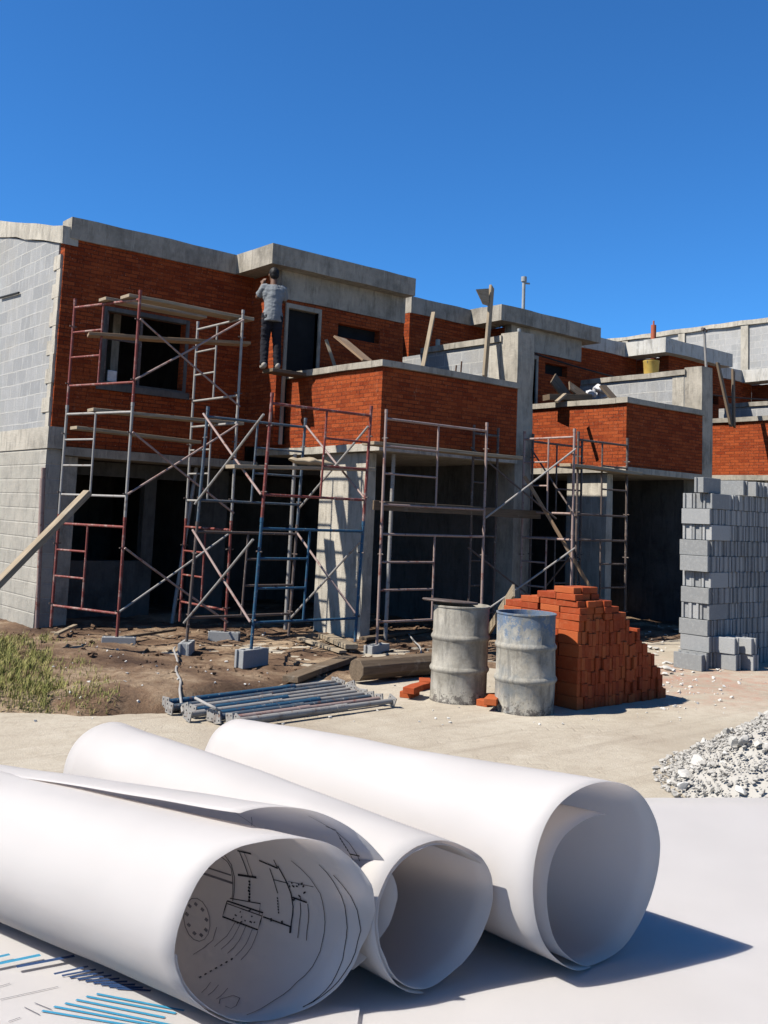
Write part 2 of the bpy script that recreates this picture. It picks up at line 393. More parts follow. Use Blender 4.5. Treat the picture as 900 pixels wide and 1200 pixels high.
# ------------------------------------------------------------------ ground
gm = MB().add([(-900, -900, 0), (900, -900, 0), (900, 900, 0), (-900, 900, 0)], [(0, 1, 2, 3)]); gm.keep = True
tag(gm.build('ground', 'street', center=False), 'dusty tan street in front of the unfinished brick houses', 'ground', kind='structure')
EDGE = [V((-6, 10.5, 0)), g(0, 838), g(60, 840), g(130, 842), g(200, 838), g(262, 826), g(330, 812), g(400, 803), g(470, 800), g(520, 796), V((9.3, 7.9, 0)), V((13, 8.6, 0)), V((30, 8.6, 0))]
def edge_d(x, y):                                                  # signed distance behind the ragged street edge
    best = 1e9; sg = 1
    for a, b in zip(EDGE, EDGE[1:]):
        ab = V((b.x-a.x, b.y-a.y)); ap = V((x-a.x, y-a.y)); t = max(0, min(1, ap.dot(ab)/ab.dot(ab))); q = ap-ab*t
        if q.length < best: best = q.length; sg = 1 if ab.x*ap.y-ab.y*ap.x > 0 else -1
    return best*sg
def soil_z(x, y):
    d = edge_d(x, y) + noise.noise(V((x*2.3, y*2.3, 0)))*.12 + noise.noise(V((x*7, y*7, 3)))*.05
    if d <= -.05: return -.06
    k = max(0, min(1, (d+.05)/.35)); k = k*k*(3-2*k)
    fall = 1 - max(0, min(1, (y-10.5)/1.8)); fallx = 1-max(0, min(1, (x-6.6)/1.8))
    h = .015 + .11*fall*fallx*max(0, min(1, (5.6-x)/.9)) + .03*noise.noise(V((x*1.1, y*1.1, 9)))*fall
    h += .035*noise.noise(V((x*4.5, y*4.5, 4))) + .018*noise.noise(V((x*13, y*13, 2)))
    return max(-.06, -.06 + (h+.06)*k)
sm = MB(); NX, NY = 190, 150; X0, X1, Y0, Y1 = 1.0, 20.5, 6.3, 19.0
for j in range(NY+1):
    for i in range(NX+1):
        u, w = i/NX, j/NY; x = X0+(X1-X0)*u**1.25; y = Y0+(Y1-Y0)*w**1.5; sm.v.append(V((x, y, soil_z(x, y))))
for j in range(NY):
    for i in range(NX):
        a = j*(NX+1)+i; q = (a, a+1, a+NX+2, a+NX+1)
        if max(sm.v[t].z for t in q) > -.055: sm.f.append(q)
tag(sm.build('soil', 'soil', smooth=True, center=False), 'churned brown soil between the street and the houses', 'soil', kind='structure')

# grass tuft at the left of the mound
gr = MB(); gr.keep = True
while len(gr.f) < 24000:
    px, py = random.uniform(-60, 140), random.uniform(742, 834)
    if noise.noise(V((px*.02, py*.035, 8)))*.55 + (1-max(0, px-20)/120)*.5 - .12 < random.random()*.5: continue
    p = g(px, py, .12); z = soil_z(p.x, p.y)
    if z < .0: continue
    h = random.uniform(.02, .10)*(1.1 if px < 60 else .6)*(.5+max(0, noise.noise(V((px*.06, py*.1, 2)))+.5)); a = random.uniform(0, 2*PI); w = random.uniform(.002, .004); ln = random.uniform(.2, .9)*h
    d = V((math.cos(a), math.sin(a), 0)); s = V((-d.y, d.x, 0))*w; b = V((p.x, p.y, z-.01))
    m1 = b + d*ln*.35 + V((0, 0, h*.65)); t = b + d*ln + V((0, 0, h))
    gr.add([b-s, b+s, m1+s*.8, m1-s*.8, t], [(0, 1, 2, 3), (3, 2, 4)])
tag(gr.build('grass', 'grass', center=False), 'patch of dry yellow-green grass on the soil mound', 'grass', kind='stuff')

def rock_mesh(seed, flat=.7):
    bm = bmesh.new(); bmesh.ops.create_icosphere(bm, subdivisions=2, radius=1.0)
    o = V((seed*3.1, seed*1.7, seed*.9)); ax = [V((random.uniform(-1, 1), random.uniform(-1, 1), random.uniform(-1, 1))).normalized() for _ in range(13)]; cut = [random.uniform(.32, .72) for _ in ax]
    for v in bm.verts:
        p = v.co.copy()
        for a, c in zip(ax, cut):
            d = p.dot(a)
            if d > c: p -= a*(d-c)
        p *= 1+.10*noise.noise(p*3+o); p.z *= flat; v.co = p
    me = bpy.data.meshes.new('chunk'); bm.to_mesh(me); bm.free(); return me
ROCKS = [rock_mesh(i+1, random.uniform(.5, .9)) for i in range(9)]
def scatter_rocks(mb, p, s):
    r = random.choice(ROCKS); R = Matrix.Rotation(random.uniform(0, 6.3), 3, 'Z') @ Matrix.Rotation(random.uniform(-.5, .5), 3, 'X')
    mb.add([V(p) + R @ (v.co*s) for v in r.vertices], [tuple(f.vertices) for f in r.polygons])
db = MB()
for _ in range(1500):
    if random.random() < .75:
        x = random.uniform(4.3, 11.5); y = random.uniform(8.2, 13.2)
    else: x = random.uniform(11, 16); y = random.uniform(8.6, 12)
    z = soil_z(x, y)
    if z < -.02: continue
    s = random.choice((.008, .012, .018, .028, .045))*random.uniform(.7, 1.3); scatter_rocks(db, (x, y, z+s*.2), s)
db2 = db
tag(db.build('gravel', M['soil'], center=False), 'loose stones and clods scattered over the brown soil', 'gravel', kind='stuff')
db = MB()
for _ in range(240):
    px, py = random.uniform(40, 800), random.uniform(740, 850); p = g(px, py)
    s = random.choice((.006, .01, .014, .02))*random.uniform(.7, 1.3)
    z = max(soil_z(p.x, p.y), 0); scatter_rocks(db, (p.x, p.y, z+s*.3), s)
for _ in range(120):
    px, py = random.gauss(800, 35), random.gauss(805, 14); p = g(px, py); s = random.choice((.006, .01, .016, .03)); scatter_rocks(db, (p.x, p.y, s*.3), s)
tag(db.build('debris', 'rubble', center=False), 'small pale crumbs of mortar scattered along the street edge', 'debris', kind='stuff')

# ------------------------------------------------------------------ houses
YW, YBAY = 13.14, 12.36
def house(label, d):
    H = empty('brick_house', (d['xl'], d['yb'], 0), label, 'house', 'terraced brick houses under construction')
    dz = d.get('dz', 0); xl, xr = d['xl'], d['p1']; b0, b1 = d['b0'], d['b1']; c0, yb = d['c0'], d['yb']; p0, p1 = d['p0'], d['p1']; yw = d.get('yw', YW); yy = d.get('ybay', YBAY)
    P = lambda mb, n, m, par=H, **k: mb.build(n, m, par, **k)
    cm = d.get('cornice', 'conc')
    win = d.get('win')
    # upper storey, front wing
    w = P(wall_x(5.022 if d.get('gable') else xl, b0, yw, yw+.15, 2.46, 5.36, [win] if win else []), 'upper_wall', 'brick')
    if win:
        a, b, z0, z1 = win
        fr = MB().cells([a-.05, a, b, b+.05], [yw-.02, yw+.12], [z0-.06, z0, z1, z1+.06], lambda i, j, k: not (i == 1 and k == 1))
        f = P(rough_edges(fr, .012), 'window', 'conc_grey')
        P(MB().bx(a-.10, b+.10, yw-.06, yw-.022, z0-.12, z0-.03), 'sill', 'conc_grey', f)
        P(MB().bx(a+.02, a+.06, yw+.06, yw+.10, z0+.002, z1-.002).bx(a+.55, a+.59, yw+.06, yw+.10, z0+.002, z1-.002).bx(a+.061, a+.549, yw+.06, yw+.10, z0+.62, z0+.655), 'frame', 'dark', f)
    P(strip_x(xl-.12 if d.get('gable') else xl, d['k0']-.003, yw-.035, yw+.30, 5.36, 5.66, .025), 'cornice', cm)
    # projecting bay with door, slot window and deep concrete lintel
    door = (b0+.15, b0+.72, 2.70, 4.85); slot = (b0+1.12, b0+1.98, 4.50, 4.72)
    if d.get('slot'): slot = d['slot']
    bay = wall_x(b0, b1, yy, yy+.15, 2.68, 4.93, [door, slot]); P(bay, 'bay_wall', 'brick')
    P(MB().bx(b0, b0+.15, yy+.152, yw-.002, 2.68, 5.34), 'bay_side_wall', 'brick')
    P(strip_x(b0+.003, b1, yy-.02, yy+.15, 4.933, 5.36, .012), 'lintel', 'conc' if cm != 'white' else 'brick')
    P(MB().cells([door[0]-.05, door[0], door[1], door[1]+.05], [yy-.03, yy+.1], [2.70, 4.80, 4.87], lambda i, j, k: not (i == 1 and k == 0)), 'door_frame', 'conc')
    P(MB().bx(door[0]+.01, door[1]-.01, yy+.06, yy+.10, 2.705, 4.79), 'door', 'pane')
    P(MB().bx(slot[0], slot[1], yy+.13, yy+.17, slot[2], slot[3]), 'slot_pane', 'pane')
    # bay cornice: an L of two cast lengths
    k0, k1, ky = d['k0'], d['k1'], d['ky']
    P(strip_x(k0, k1, ky, yy+.3, 5.36, 5.665, .022), 'bay_cornice', cm)
    P(strip_y(k0, k0+.5, yy+.303, yw+.30, 5.362, 5.66, .016), 'cornice_return', cm)
    # balcony: slab, two brick parapets, copings
    zs = 2.55+dz
    P(strip_y(c0-.03, p0-.002, yb-.03, yw-.002, zs, zs+.10, .012), 'balcony_slab', 'conc_light' if d.get('gable') else 'conc')
    P(MB().bx(c0, c0+.15, yb+.152, yw-.002, zs+.102, 3.70+dz), 'side_parapet', 'brick')
    P(MB().bx(c0, p0-.002, yb, yb+.15, zs+.102, 3.70+dz), 'front_parapet', 'brick')
    P(strip_y(c0-.05, c0+.19, yb+.19, yw-.20, 3.702+dz, 3.79+dz, .012), 'side_coping', 'conc')
    P(strip_x(c0-.05, p0-.003, yb-.05, yb+.187, 3.702+dz, 3.79+dz, .012), 'front_coping', 'conc')
    # party wall and the cast pillar that ends it
    P(MB().bx(p0, p1-.03, yb+.37, 18, 2.56, 4.46), 'party_wall', 'block'); P(MB().bx(p0+.004, p1-.034, yb+.37, 18, -.1, 2.557), 'shade_dark_party_wall', 'conc_grey')  # lower part split off and darkened: garage shade put into its colour
    P(strip_y(p0-.04, p1+.02, yb+.34, yy-.02, 4.463, 4.56, .02), 'party_coping', 'conc')
    pil = MB().cells([p0-.01, p1], [yb+.01, yb+.366], [-.1+.47*i for i in range(11)], lambda i, j, k: True)
    P(rough_edges(pil, .018), 'pillar', 'conc')
    P(MB().bx(p0-.012, p0-.002, yb+.38, yb+.62, 2.70, 4.45), 'tie_column', 'conc_light')
    # ground floor
    q0, qy0, qy1 = d['q0'], d['qy0'], d['qy1']
    P(rough_edges(MB().cells([q0, q0+.16], [qy0+(qy1-qy0)*i/3 for i in range(4)], [-.1, .6, 1.2, 1.9, zs-.003], lambda i, j, k: True), .012), 'column', 'conc_light')
    gf = [(xl+.50, xl+1.75, .85, 2.12), (xl+1.95, xl+2.65, -.1, 2.12)]
    P(wall_x(xl, c0+.10, yw+1.0, yw+1.15, -.1, 2.33, gf), 'ground_floor_wall', 'conc_grey')  # dark tone paints in the shade under the floor slab
    P(strip_x(xl, c0-.034, yw-.06, yw+.6, 2.335, 2.455, .014), 'floor_slab', 'conc')
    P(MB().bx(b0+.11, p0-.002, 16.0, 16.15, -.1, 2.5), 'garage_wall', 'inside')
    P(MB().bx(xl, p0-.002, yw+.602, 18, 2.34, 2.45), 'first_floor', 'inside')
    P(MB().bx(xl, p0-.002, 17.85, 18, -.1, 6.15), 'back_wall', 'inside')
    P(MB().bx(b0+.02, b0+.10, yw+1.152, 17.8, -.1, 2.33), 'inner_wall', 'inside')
    P(MB().bx(xl+1.0, xl+1.12, yw+.9, 17.8, 2.46, 5.2), 'upper_inner_wall', 'conc_light')
    # roof slab behind the cornice, rising to the back
    x0, x1 = xl, p1
    P(MB().hexa([(x0, yw+.302, 5.36), (x1, yw+.302, 5.36), (x1, 18, 6.2), (x0, 18, 6.2), (x0, yw+.302, 5.5), (x1, yw+.302, 5.5), (x1, 18, 6.36), (x0, 18, 6.36)]), 'roof', 'conc')
    return H
H1 = house('nearest brick house with grey block gable wall and a worker on its balcony', dict(xl=5.2, gable=1, win=(5.70, 6.95, 3.42, 4.44), b0=8.1, b1=10.6, k0=7.75, k1=10.6, ky=12.10, c0=8.34, yb=10.13, p0=11.02, p1=11.38, q0=8.44, qy0=10.50, qy1=11.58))
H2 = house('second brick house, its balcony wall behind the red brick pile and block stack', dict(xl=11.4, b0=13.36, b1=15.42, k0=12.91, k1=15.82, ky=12.32, c0=13.24, yb=9.76, p0=15.46, p1=15.80, q0=13.35, qy0=10.22, qy1=11.06, slot=(14.36, 15.02, 4.56, 4.78), ybay=12.5))
H3 = house('third brick house with white painted roof cornice and yellow bucket before it', dict(xl=15.82, b0=17.9, b1=19.9, k0=17.45, k1=20.05, ky=11.90, c0=17.65, yb=9.45, p0=20.2, p1=20.5, q0=17.75, qy0=9.85, qy1=10.75, cornice='white', dz=.12, yw=12.95, ybay=12.15))
H4 = house('farthest brick house with white cornice, cut off by the right edge of the photo', dict(xl=20.52, b0=22.7, b1=24.7, k0=22.2, k1=24.9, ky=11.90, c0=22.4, yb=9.45, p0=24.9, p1=25.2, q0=22.5, qy0=9.85, qy1=10.75, cornice='white', dz=.12, yw=12.95, ybay=12.15))
# gable wall of the nearest house
gy = [YW, 14, 15, 16, 17, 18]
gw = MB(); zt_ = lambda y: 5.26+.235*(y-YW)
for y0, y1 in zip(gy, gy[1:]):
    pass
gw.hexa([(5.0, YW+.16, 2.72), (5.197, YW+.16, 2.72), (5.197, 20, 2.72), (5.0, 20, 2.72), (5.0, YW+.16, zt_(YW+.16)), (5.197, YW+.16, zt_(YW+.16)), (5.197, 20, zt_(20)), (5.0, 20, zt_(20))]).build('gable_wall', 'block', H1)
n = 18; rb = MB()
ys = [YW-.02+(20-YW+.02)*i/n for i in range(n+1)]
rb.cells([4.97, 5.197], ys, [0, .25], lambda i, j, k: True)
for p in rb.v: p.z += zt_(p.y)+.003 + noise.noise(V((p.y*2.1, p.z*4, .3)))*.03; p.x += noise.noise(V((p.y*2.5, p.z*4, 8)))*.02
rb.build('ring_beam', 'conc_light', H1)
tc = MB(); zz = [2.72+.2*i for i in range(13)]
for i, (z0, z1) in enumerate(zip(zz, zz[1:])):                    # toothed corner casting
    tc.bx(4.985+random.uniform(-.006, .006), 5.197, YW+.035+random.uniform(-.012, .012), YW+.19+(.10 if i % 2 else -.02)+random.uniform(-.03, .03), z0, z1)
tc.build('corner_casting', 'conc_light', H1)
MB().cells([4.975, 5.197], [YW-.03, YW+.4, 14.5, 17, 20], [2.42, 2.717], lambda i, j, k: True).build('band_beam', 'conc_light', H1)
MB().bx(4.99, 5.197, YW+.02, 20, -.1, 2.417).build('lower_gable_wall', 'plaster', H1)
MB().bx(5.2, 5.45, YW+.05, YW+.20, -.1, 2.33).build('corner_pillar', 'conc', H1)

# big grey block building far behind
bw = empty('block_building', (27, 14, 0), 'tall pale grey block building wall behind the white cornices', 'building')
MB().hexa([(27.2, 8, 0), (27.6, 8, 0), (27.6, 30, 0), (27.2, 30, 0), (27.2, 8, 7.95), (27.6, 8, 7.95), (27.6, 30, 7.95), (27.2, 30, 7.95)]).build('wall', 'block_far', bw)
strip_y(27.12, 27.62, 8, 30, 7.952, 8.08, .05).build('ring_beam', 'conc_light', bw)
for y in (11.2, 13.4, 15.6, 17.8, 20.0, 22.2):
    MB().bx(27.14, 27.198, y, y+.24, 0, 7.94).build('tie_column', 'conc_light', bw)
MB().bx(27.15, 27.198, 8, 30, 5.3, 5.5).build('band_beam', 'conc_light', bw)
MB().bx(27.602, 36, 8, 8.3, 0, 7.95).build('side_wall', 'block_far', bw)

# ------------------------------------------------------------------ scaffolds
R_ = .0185
def frame(par, base, dirv, w, h, m, ladder=.46, side=0, lift=0.0, lean=V((0, 0, 0)), n=10):
    """one welded ladder frame: two posts with rails, and a half-width ladder on the chosen side"""
    b = V(base); d = V(dirv); up_ = V((0, 0, 1)) + lean
    pt = lambda s, z: b + d*(s*w) + up_*z
    mb = MB().tube([pt(0, 0), pt(0, h)], R_).tube([pt(1, 0), pt(1, h)], R_).tube([pt(0, h-.10), pt(1, h-.10)], R_*.92)
    f = mb.build('scaffold_frame', m, par, smooth=True)
    MB().tube([pt(0, .27), pt(1, .27)], R_*.85).build('bottom_rail', m, f, smooth=True)
    k = ladder if side == 0 else 1-ladder
    MB().tube([pt(k, .27), pt(k, h-.10)], R_*.75).build('ladder_post', m, f, smooth=True)
    e = 0 if side == 0 else 1
    for q in (.27+(h-.37)*.36, .27+(h-.37)*.68):
        MB().tube([pt(e, q), pt(k, q)], R_*.75).build('rung', m, f, smooth=True)
    for s in (0, 1):                                               # brace studs and coupling collar
        sd_ = d.cross(V((0, 0, 1)))*.055
        for q in (.30, h-.35): MB().tube([pt(s, q)-sd_, pt(s, q)+sd_], .009, 6).build('brace_stud', 'dark', f)
        MB().tube([pt(s, h-.03), pt(s, h+.02)], R_*1.18, 10).build('coupling', m, f, smooth=True)
    return f
def brace(par, p, q, m):
    return MB().tube([V(p), V(p).lerp(V(q), .5)+V((0, 0, -.008)), V(q)], .0135, 8).build('cross_brace', m, par, smooth=True)
DX, DY = V((1, 0, 0)), V((0, 1, 0))
G2 = 'scaffolds in front of the houses'
# tall left scaffold: three lifts
sx0, sx1, sy0, sy1, sz, lh = 5.27, 6.76, 11.2, 12.42, .12, 1.405
S1 = empty('scaffold', (sx0, sy0, sz), 'tall three-lift scaffold with red frames before the upstairs window', 'scaffold', G2)
SK = V((-.29, .957, 0))
for i, (ml, mr) in enumerate((('red', 'red'), ('galv', 'galv'), ('red', 'galv'))):
    z = sz+lh*i
    frame(S1, V((sx0, sy0, z))+SK*1.22, -SK, 1.22, lh, ml, .46, 0); frame(S1, (sx1, sy1, z), -DY, sy1-sy0, lh, mr, .46, 0)
    for yy_ in ((sy0,) if i != 1 else (sy0,)):
        brace(S1, (sx0, yy_-.03, z+.30), (sx1, yy_-.03, z+lh-.12), 'pink' if i else 'galv'); brace(S1, (sx0, yy_-.05, z+lh-.35), (sx1, yy_-.05, z+.12), 'pink')
# second scaffold, in front of the column: blue and red
tx0, tx1, ty0, ty1, tz = 5.84, 7.26, 9.12, 10.28, .215; LN = V((.035, 0, 0))
S2 = empty('scaffold', (tx0, ty0, tz), 'two-lift scaffold with a blue lower frame and red upper frame before the pale column', 'scaffold', G2)
frame(S2, (tx0, ty0, tz), DX, tx1-tx0, 1.38, 'blue', .46, 0, lean=LN); frame(S2, (tx0+.048, ty0, tz+1.38), DX, tx1-tx0, 1.38, 'red', .46, 1, lean=LN)
frame(S2, (tx0-.14, ty1, tz-.06), DX, tx1-tx0, 1.36, 'dark', .5, 1, lean=LN); frame(S2, (tx0-.09, ty1, tz+1.30), DX, tx1-tx0, 1.36, 'blue_dull', .5, 1, lean=LN)
for k in (0, 1):
    for x in (tx0-.03, tx1+.03):
        z = tz+1.37*k; o = .05*k; brace(S2, (x+o, ty0, z+.28), (x+o-.12, ty1, z+1.22), 'pink'); brace(S2, (x+o-.02, ty0, z+1.16), (x+o-.16, ty1, z+.15), 'galv')
# third scaffold, before the dark garage
ux0, ux1, uy, uz = 7.95, 9.78, 9.55, .10
S3 = empty('scaffold', (ux0, uy, uz), 'pale worn ladder-frame scaffold before the dark garage opening, beside the grey drum', 'scaffold', G2)
frame(S3, (ux0, uy, uz), DX, ux1-ux0, 1.46, 'pink', .5, 0); frame(S3, (ux0, uy, uz+1.46), DX, ux1-ux0, 1.46, 'pink', .5, 0)
fx, fy0, fy1 = 11.0, 9.0, 9.95
for k in (0, 1): frame(S3, (fx, fy1, .1+1.46*k), -DY, fy1-fy0, 1.46, 'pink', .5, 0)
for k in (0, 1): frame(S3, (9.95, fy1+.02, .1+1.46*k), DX*.5, 1.0, 1.46, 'dark', .5, 0)
brace(S3, (ux1, uy-.03, 1.72), (fx, fy0-.03, 2.75), 'galv'); brace(S3, (ux1, uy-.05, .45), (fx, fy0-.05, 1.35), 'galv')
brace(S3, (ux1, uy+.3, 2.7), (fx, fy0+.3, 1.75), 'dark'); brace(S3, (ux1, uy+.3, 1.3), (fx, fy0+.3, .4), 'dark')
# fourth scaffold, before the second house
S4 = empty('scaffold', (11.36, 9.25, .1), 'narrow dark scaffold against the second house, behind the brick pile', 'scaffold', G2)
for k in (0, 1): frame(S4, (11.36, 9.22, .1+1.46*k), DX, 1.18, 1.46, 'dark', .52, 1)
for k in (0, 1): frame(S4, (11.36, 10.1, .1+1.46*k), DX, 1.18, 1.46, 'dark', .52, 1)
brace(S4, (11.33, 9.22, 1.8), (11.33, 10.1, 2.8), 'dark'); brace(S4, (11.33, 9.22, 1.3), (11.33, 10.1, .4), 'dark')

# hollow blocks ----------------------------------------------------------------
def block_mesh(L=.395, W=.13, Hh=.19):
    t = .03; a = L/2; w = W/2
    xs = [-a, -a+.022, -a+t+.012, -.072, -.045, .045, .072, a-t-.012, a-.022, a]; ys = [-w, -w+.033, w-.033, w]
    def solid(i, j, k):
        if j == 1 and i in (2, 4, 6): return False
        if j == 1 and i in (0, 8): return False                    # grooved ends
        return True
    mb = MB().cells(xs, ys, [0, Hh], solid); me = mb.mesh('hollow_block', bevel=0.004); me.materials.append(M['blockunit']); return me
BLK = block_mesh()
def put_block(p, rz, label, group=None, rx=0.0, ry=0.0, z_up=True):
    o = bpy.data.objects.new('hollow_block', BLK); COL.objects.link(o); o.location = V(p); o.rotation_euler = (rx, ry, rz)
    return tag(o, label, 'block', group)
for (p, rz, lab) in (((tx0, ty0-.02, 0), .25, 'grey block under the blue front post of the second scaffold'),
                     ((tx0-.15, ty1-.02, 0), .9, 'hollow block under the rear blue post, beside the grey hose'),
                     ((sx0+.02, sy0-.02, 0), -.5, 'dark shaded block under the near red post of the tall scaffold'),
                     ((sx1-.02, sy0-.02, 0), 2.4, 'hollow block under the right near post of the tall scaffold')):
    h = soil_z(p[0], p[1]); top = tz if p[1] < 9.5 else tz-.06 if p[1] < 10.5 else sz
    put_block((p[0], p[1], top-.19), rz, lab, 'blocks under scaffold posts')
put_block((ux0, uy, uz-.19), .3, 'buried block under the left post of the pale ladder-frame scaffold', 'blocks under scaffold posts')

# planks -----------------------------------------------------------------------
def plank(name, p, q, w, t, m, label, cat='plank', hint=V((0, 0, 1)), group=None):
    p, q = V(p), V(q); L = (q-p).length
    mb = MB(); n = max(2, int(L/.4))
    xs = [L*i/n for i in range(n+1)]; mb.cells(xs, [-w/2, w/2], [-t/2, t/2], lambda i, j, k: True); s = random.uniform(0, 50)
    for v in mb.v: v.z += .012*noise.noise(V((v.x*.9, s, 0)))*min(1, L/2); v.y += .006*noise.noise(V((v.x*1.4, s, 5)))
    me = mb.mesh(name, bevel=.003); me.materials.append(M[m]); o = bpy.data.objects.new(name, me); COL.objects.link(o)
    a, b = frame_of(q-p, hint); d = (q-p).normalized(); R = Matrix((d, a, b)).transposed()
    o.matrix_world = Matrix.Translation(p) @ R.to_4x4()
    return tag(o, label, cat, group)
PG = 'planks laid across the scaffolds'
plank('plank', (5.15, sy0+.18, sz+lh*3-.055), (7.0, sy0+.22, sz+lh*3-.05), .24, .042, 'wood', 'topmost pale plank across the tall scaffold', group=PG)
plank('plank', (5.02, sy0+.55, sz+lh*3-.055), (6.5, sy0+.60, sz+lh*3-.052), .20, .04, 'wood', 'shorter plank behind the topmost one on the tall scaffold', group=PG)
plank('plank', (4.95, sy0+.75, sz+lh*2+.90), (6.95, sy0+.12, sz+lh*2+1.0), .22, .042, 'wood_red', 'tan plank crossing the window, second from the top of the tall scaffold', group=PG)
plank('plank', (5.05, sy0+.75, sz+lh*2-.05), (7.15, sy0+.55, sz+lh*2-.05), .24, .042, 'wood', 'pale plank below the upstairs window on the tall scaffold', group=PG)
plank('plank', (4.95, sy0+1.0, sz+lh*2-.28), (6.75, sy0+1.0, sz+lh*2-.32), .22, .042, 'wood', 'lowest long plank of the tall scaffold, level with the floor slab', group=PG)
plank('plank', (5.70, ty0+.42, tz+1.95), (7.62, ty0+.30, tz+2.04), .22, .042, 'wood', 'plank with a sack on it, across the blue and red scaffold', group=PG)
plank('plank', (7.80, uy+.16, uz+2.50), (10.6, uy+.18, uz+2.50), .25, .045, 'wood', 'long plank under the balcony edge on the pale ladder-frame scaffold', group=PG)
plank('plank', (7.88, uy+.10, uz+1.72), (11.1, uy+.14, uz+1.70), .03, .12, 'wood_dark', 'dark board on edge halfway up the pale ladder-frame scaffold', group=PG)
plank('plank', (10.95, 9.12, 2.52), (12.75, 9.18, 2.50), .2, .045, 'wood', 'short pale plank across the narrow dark scaffold', group=PG)
plank('plank', (10.75, 9.7, 2.35), (11.55, 8.75, .35), .20, .05, 'wood_red', 'brown board leaning steeply inside the scaffold behind the brick pile')
plank('timber', pl(103, 577, 1, 11.05), pl(-40, 722, 1, 10.6), .10, .07, 'wood', 'long pale timber leaning to the left against the tall scaffold', 'timber')
plank('plank', g(572, 740, .1), pl(602, 692, 1, 7.9), .14, .03, 'wood', 'short pale board leaning up between the two drums', hint=V((1, -.6, 0)))
plank('plank', g(340, 796, .06), g(410, 771, .07), .17, .06, 'wood_dark', 'dark flat plank lying on the soil beside the round log')
plank('plank', g(352, 748, .06), g(402, 764, .05), .10, .035, 'wood', 'pale batten on the ground by the foot of the column')
plank('plank', g(380, 745, .05), g(412, 758, .09), .16, .06, 'wood', 'short wide board end lying against the foot of the column')
plank('plank', g(66, 743, .10), g(88, 733, .10), .06, .03, 'wood', 'scrap of grey wood on the soil near the corner pillar')
plank('plank', g(205, 738, .1), g(140, 747, .1), .05, .03, 'wood_dark', 'dark thin scrap of wood between the tall scaffold posts')
plank('plank', g(425, 748, .08), g(500, 738, .05), .12, .04, 'wood_dark', 'dark board lying in the rubble below the garage opening')
# log
lg = MB(); p, q = g(417, 786, .13), g(540, 775, .12)
lg.tube([p, p.lerp(q, .35)+V((0, 0, .01)), p.lerp(q, .7), q], [.115, .112, .118, .11], 9)
for v in lg.v: v += noise.noise_vector(v*6)*.008
lgo = lg.build('log', 'wood_dark', smooth=False, bevel=.006); tag(lgo, 'thick brown log lying on the soil with a dark sawn end', 'log')

# corner prop and leaning pipes
tag(MB().tube([g(43, 738, 0), pl(51, 548, 1, 12.85)], .028, 10).tube([pl(47, 640, 1, 12.86), pl(50, 560, 1, 12.86)], .036, 10).build('prop', 'pink', smooth=True), 'rusty steel prop standing at the corner under the floor slab', 'prop')
tag(MB().tube([(6.95, 13.0, 0), (7.35, 13.28, 2.3)], .03, 10).build('pipe', 'galv', smooth=True), 'grey pipe leaning in the dark doorway under the tall scaffold', 'pipe')
tag(MB().tube([(8.18, 11.9, 0), (8.2, 11.9, 2.54)], .03, 10).build('prop', 'galv', smooth=True), 'steel prop standing behind the blue and red scaffold, left of the column', 'prop')
tag(MB().tube([(8.72, 10.3, 0), (8.74, 10.3, 2.54)], .028, 10).build('prop', 'galv', smooth=True), 'steel prop standing right beside the pale column', 'prop')

# loose hose and cables
hp = [g(206, 748, .2), g(204, 762, .12), g(208, 775, .1), g(206, 790, .1), g(211, 806, .08), g(210, 822, .05), g(214, 835, .03)]
def smooth_path(P, n=6):
    out = []
    for i in range(len(P)-1):
        p0, p1, p2, p3 = P[max(i-1, 0)], P[i], P[i+1], P[min(i+2, len(P)-1)]
        for k in range(n):
            t = k/n; out.append(.5*((2*p1)+(p2-p0)*t+(2*p0-5*p1+4*p2-p3)*t*t+(3*p1-p0-3*p2+p3)*t**3))
    return out+[P[-1]]
for p in hp: p.z = max(p.z, soil_z(p.x, p.y)+.01)
hp[0].z = .1
tag(MB().tube(smooth_path(hp), .011, 8).build('hose', 'grey_hose', smooth=True), 'thin grey hose trailing down the soil from the rear scaffold block', 'hose')
hp = [g(229, 818, .16), g(240, 824, .15), g(252, 830, .13), g(262, 838, .05), g(268, 848, .02)]
tag(MB().tube(smooth_path(hp), .012, 8).build('hose', 'grey_hose', smooth=True), 'short pale hose draped over the ends of the pipe bundle', 'hose')
hp = [g(478, 742, .05), g(486, 752, .12), g(492, 758, .1), g(494, 768, .05)]
tag(MB().tube(smooth_path(hp), .01, 8).build('hose', 'grey_hose', smooth=True), 'pale loop of wire beside the log in the rubble', 'wire')
def sag(p, q, s, n=18): return [V(p).lerp(V(q), i/n)+V((0, 0, -4*s*(i/n)*(1-i/n))) for i in range(n+1)]
tag(MB().tube(sag((13.0, 12.6, 5.05), (21.5, 10.6, 4.7), .35), .016, 6).build('cable', 'cable'), 'black cable sagging across the second and third houses', 'cable')
tag(MB().tube(sag(pl(0, 349, 0, 4.97), pl(22, 343, 0, 4.97), .0, 4), .018, 6).build('cable', 'cable'), 'short black wire stub on the grey gable wall', 'cable')

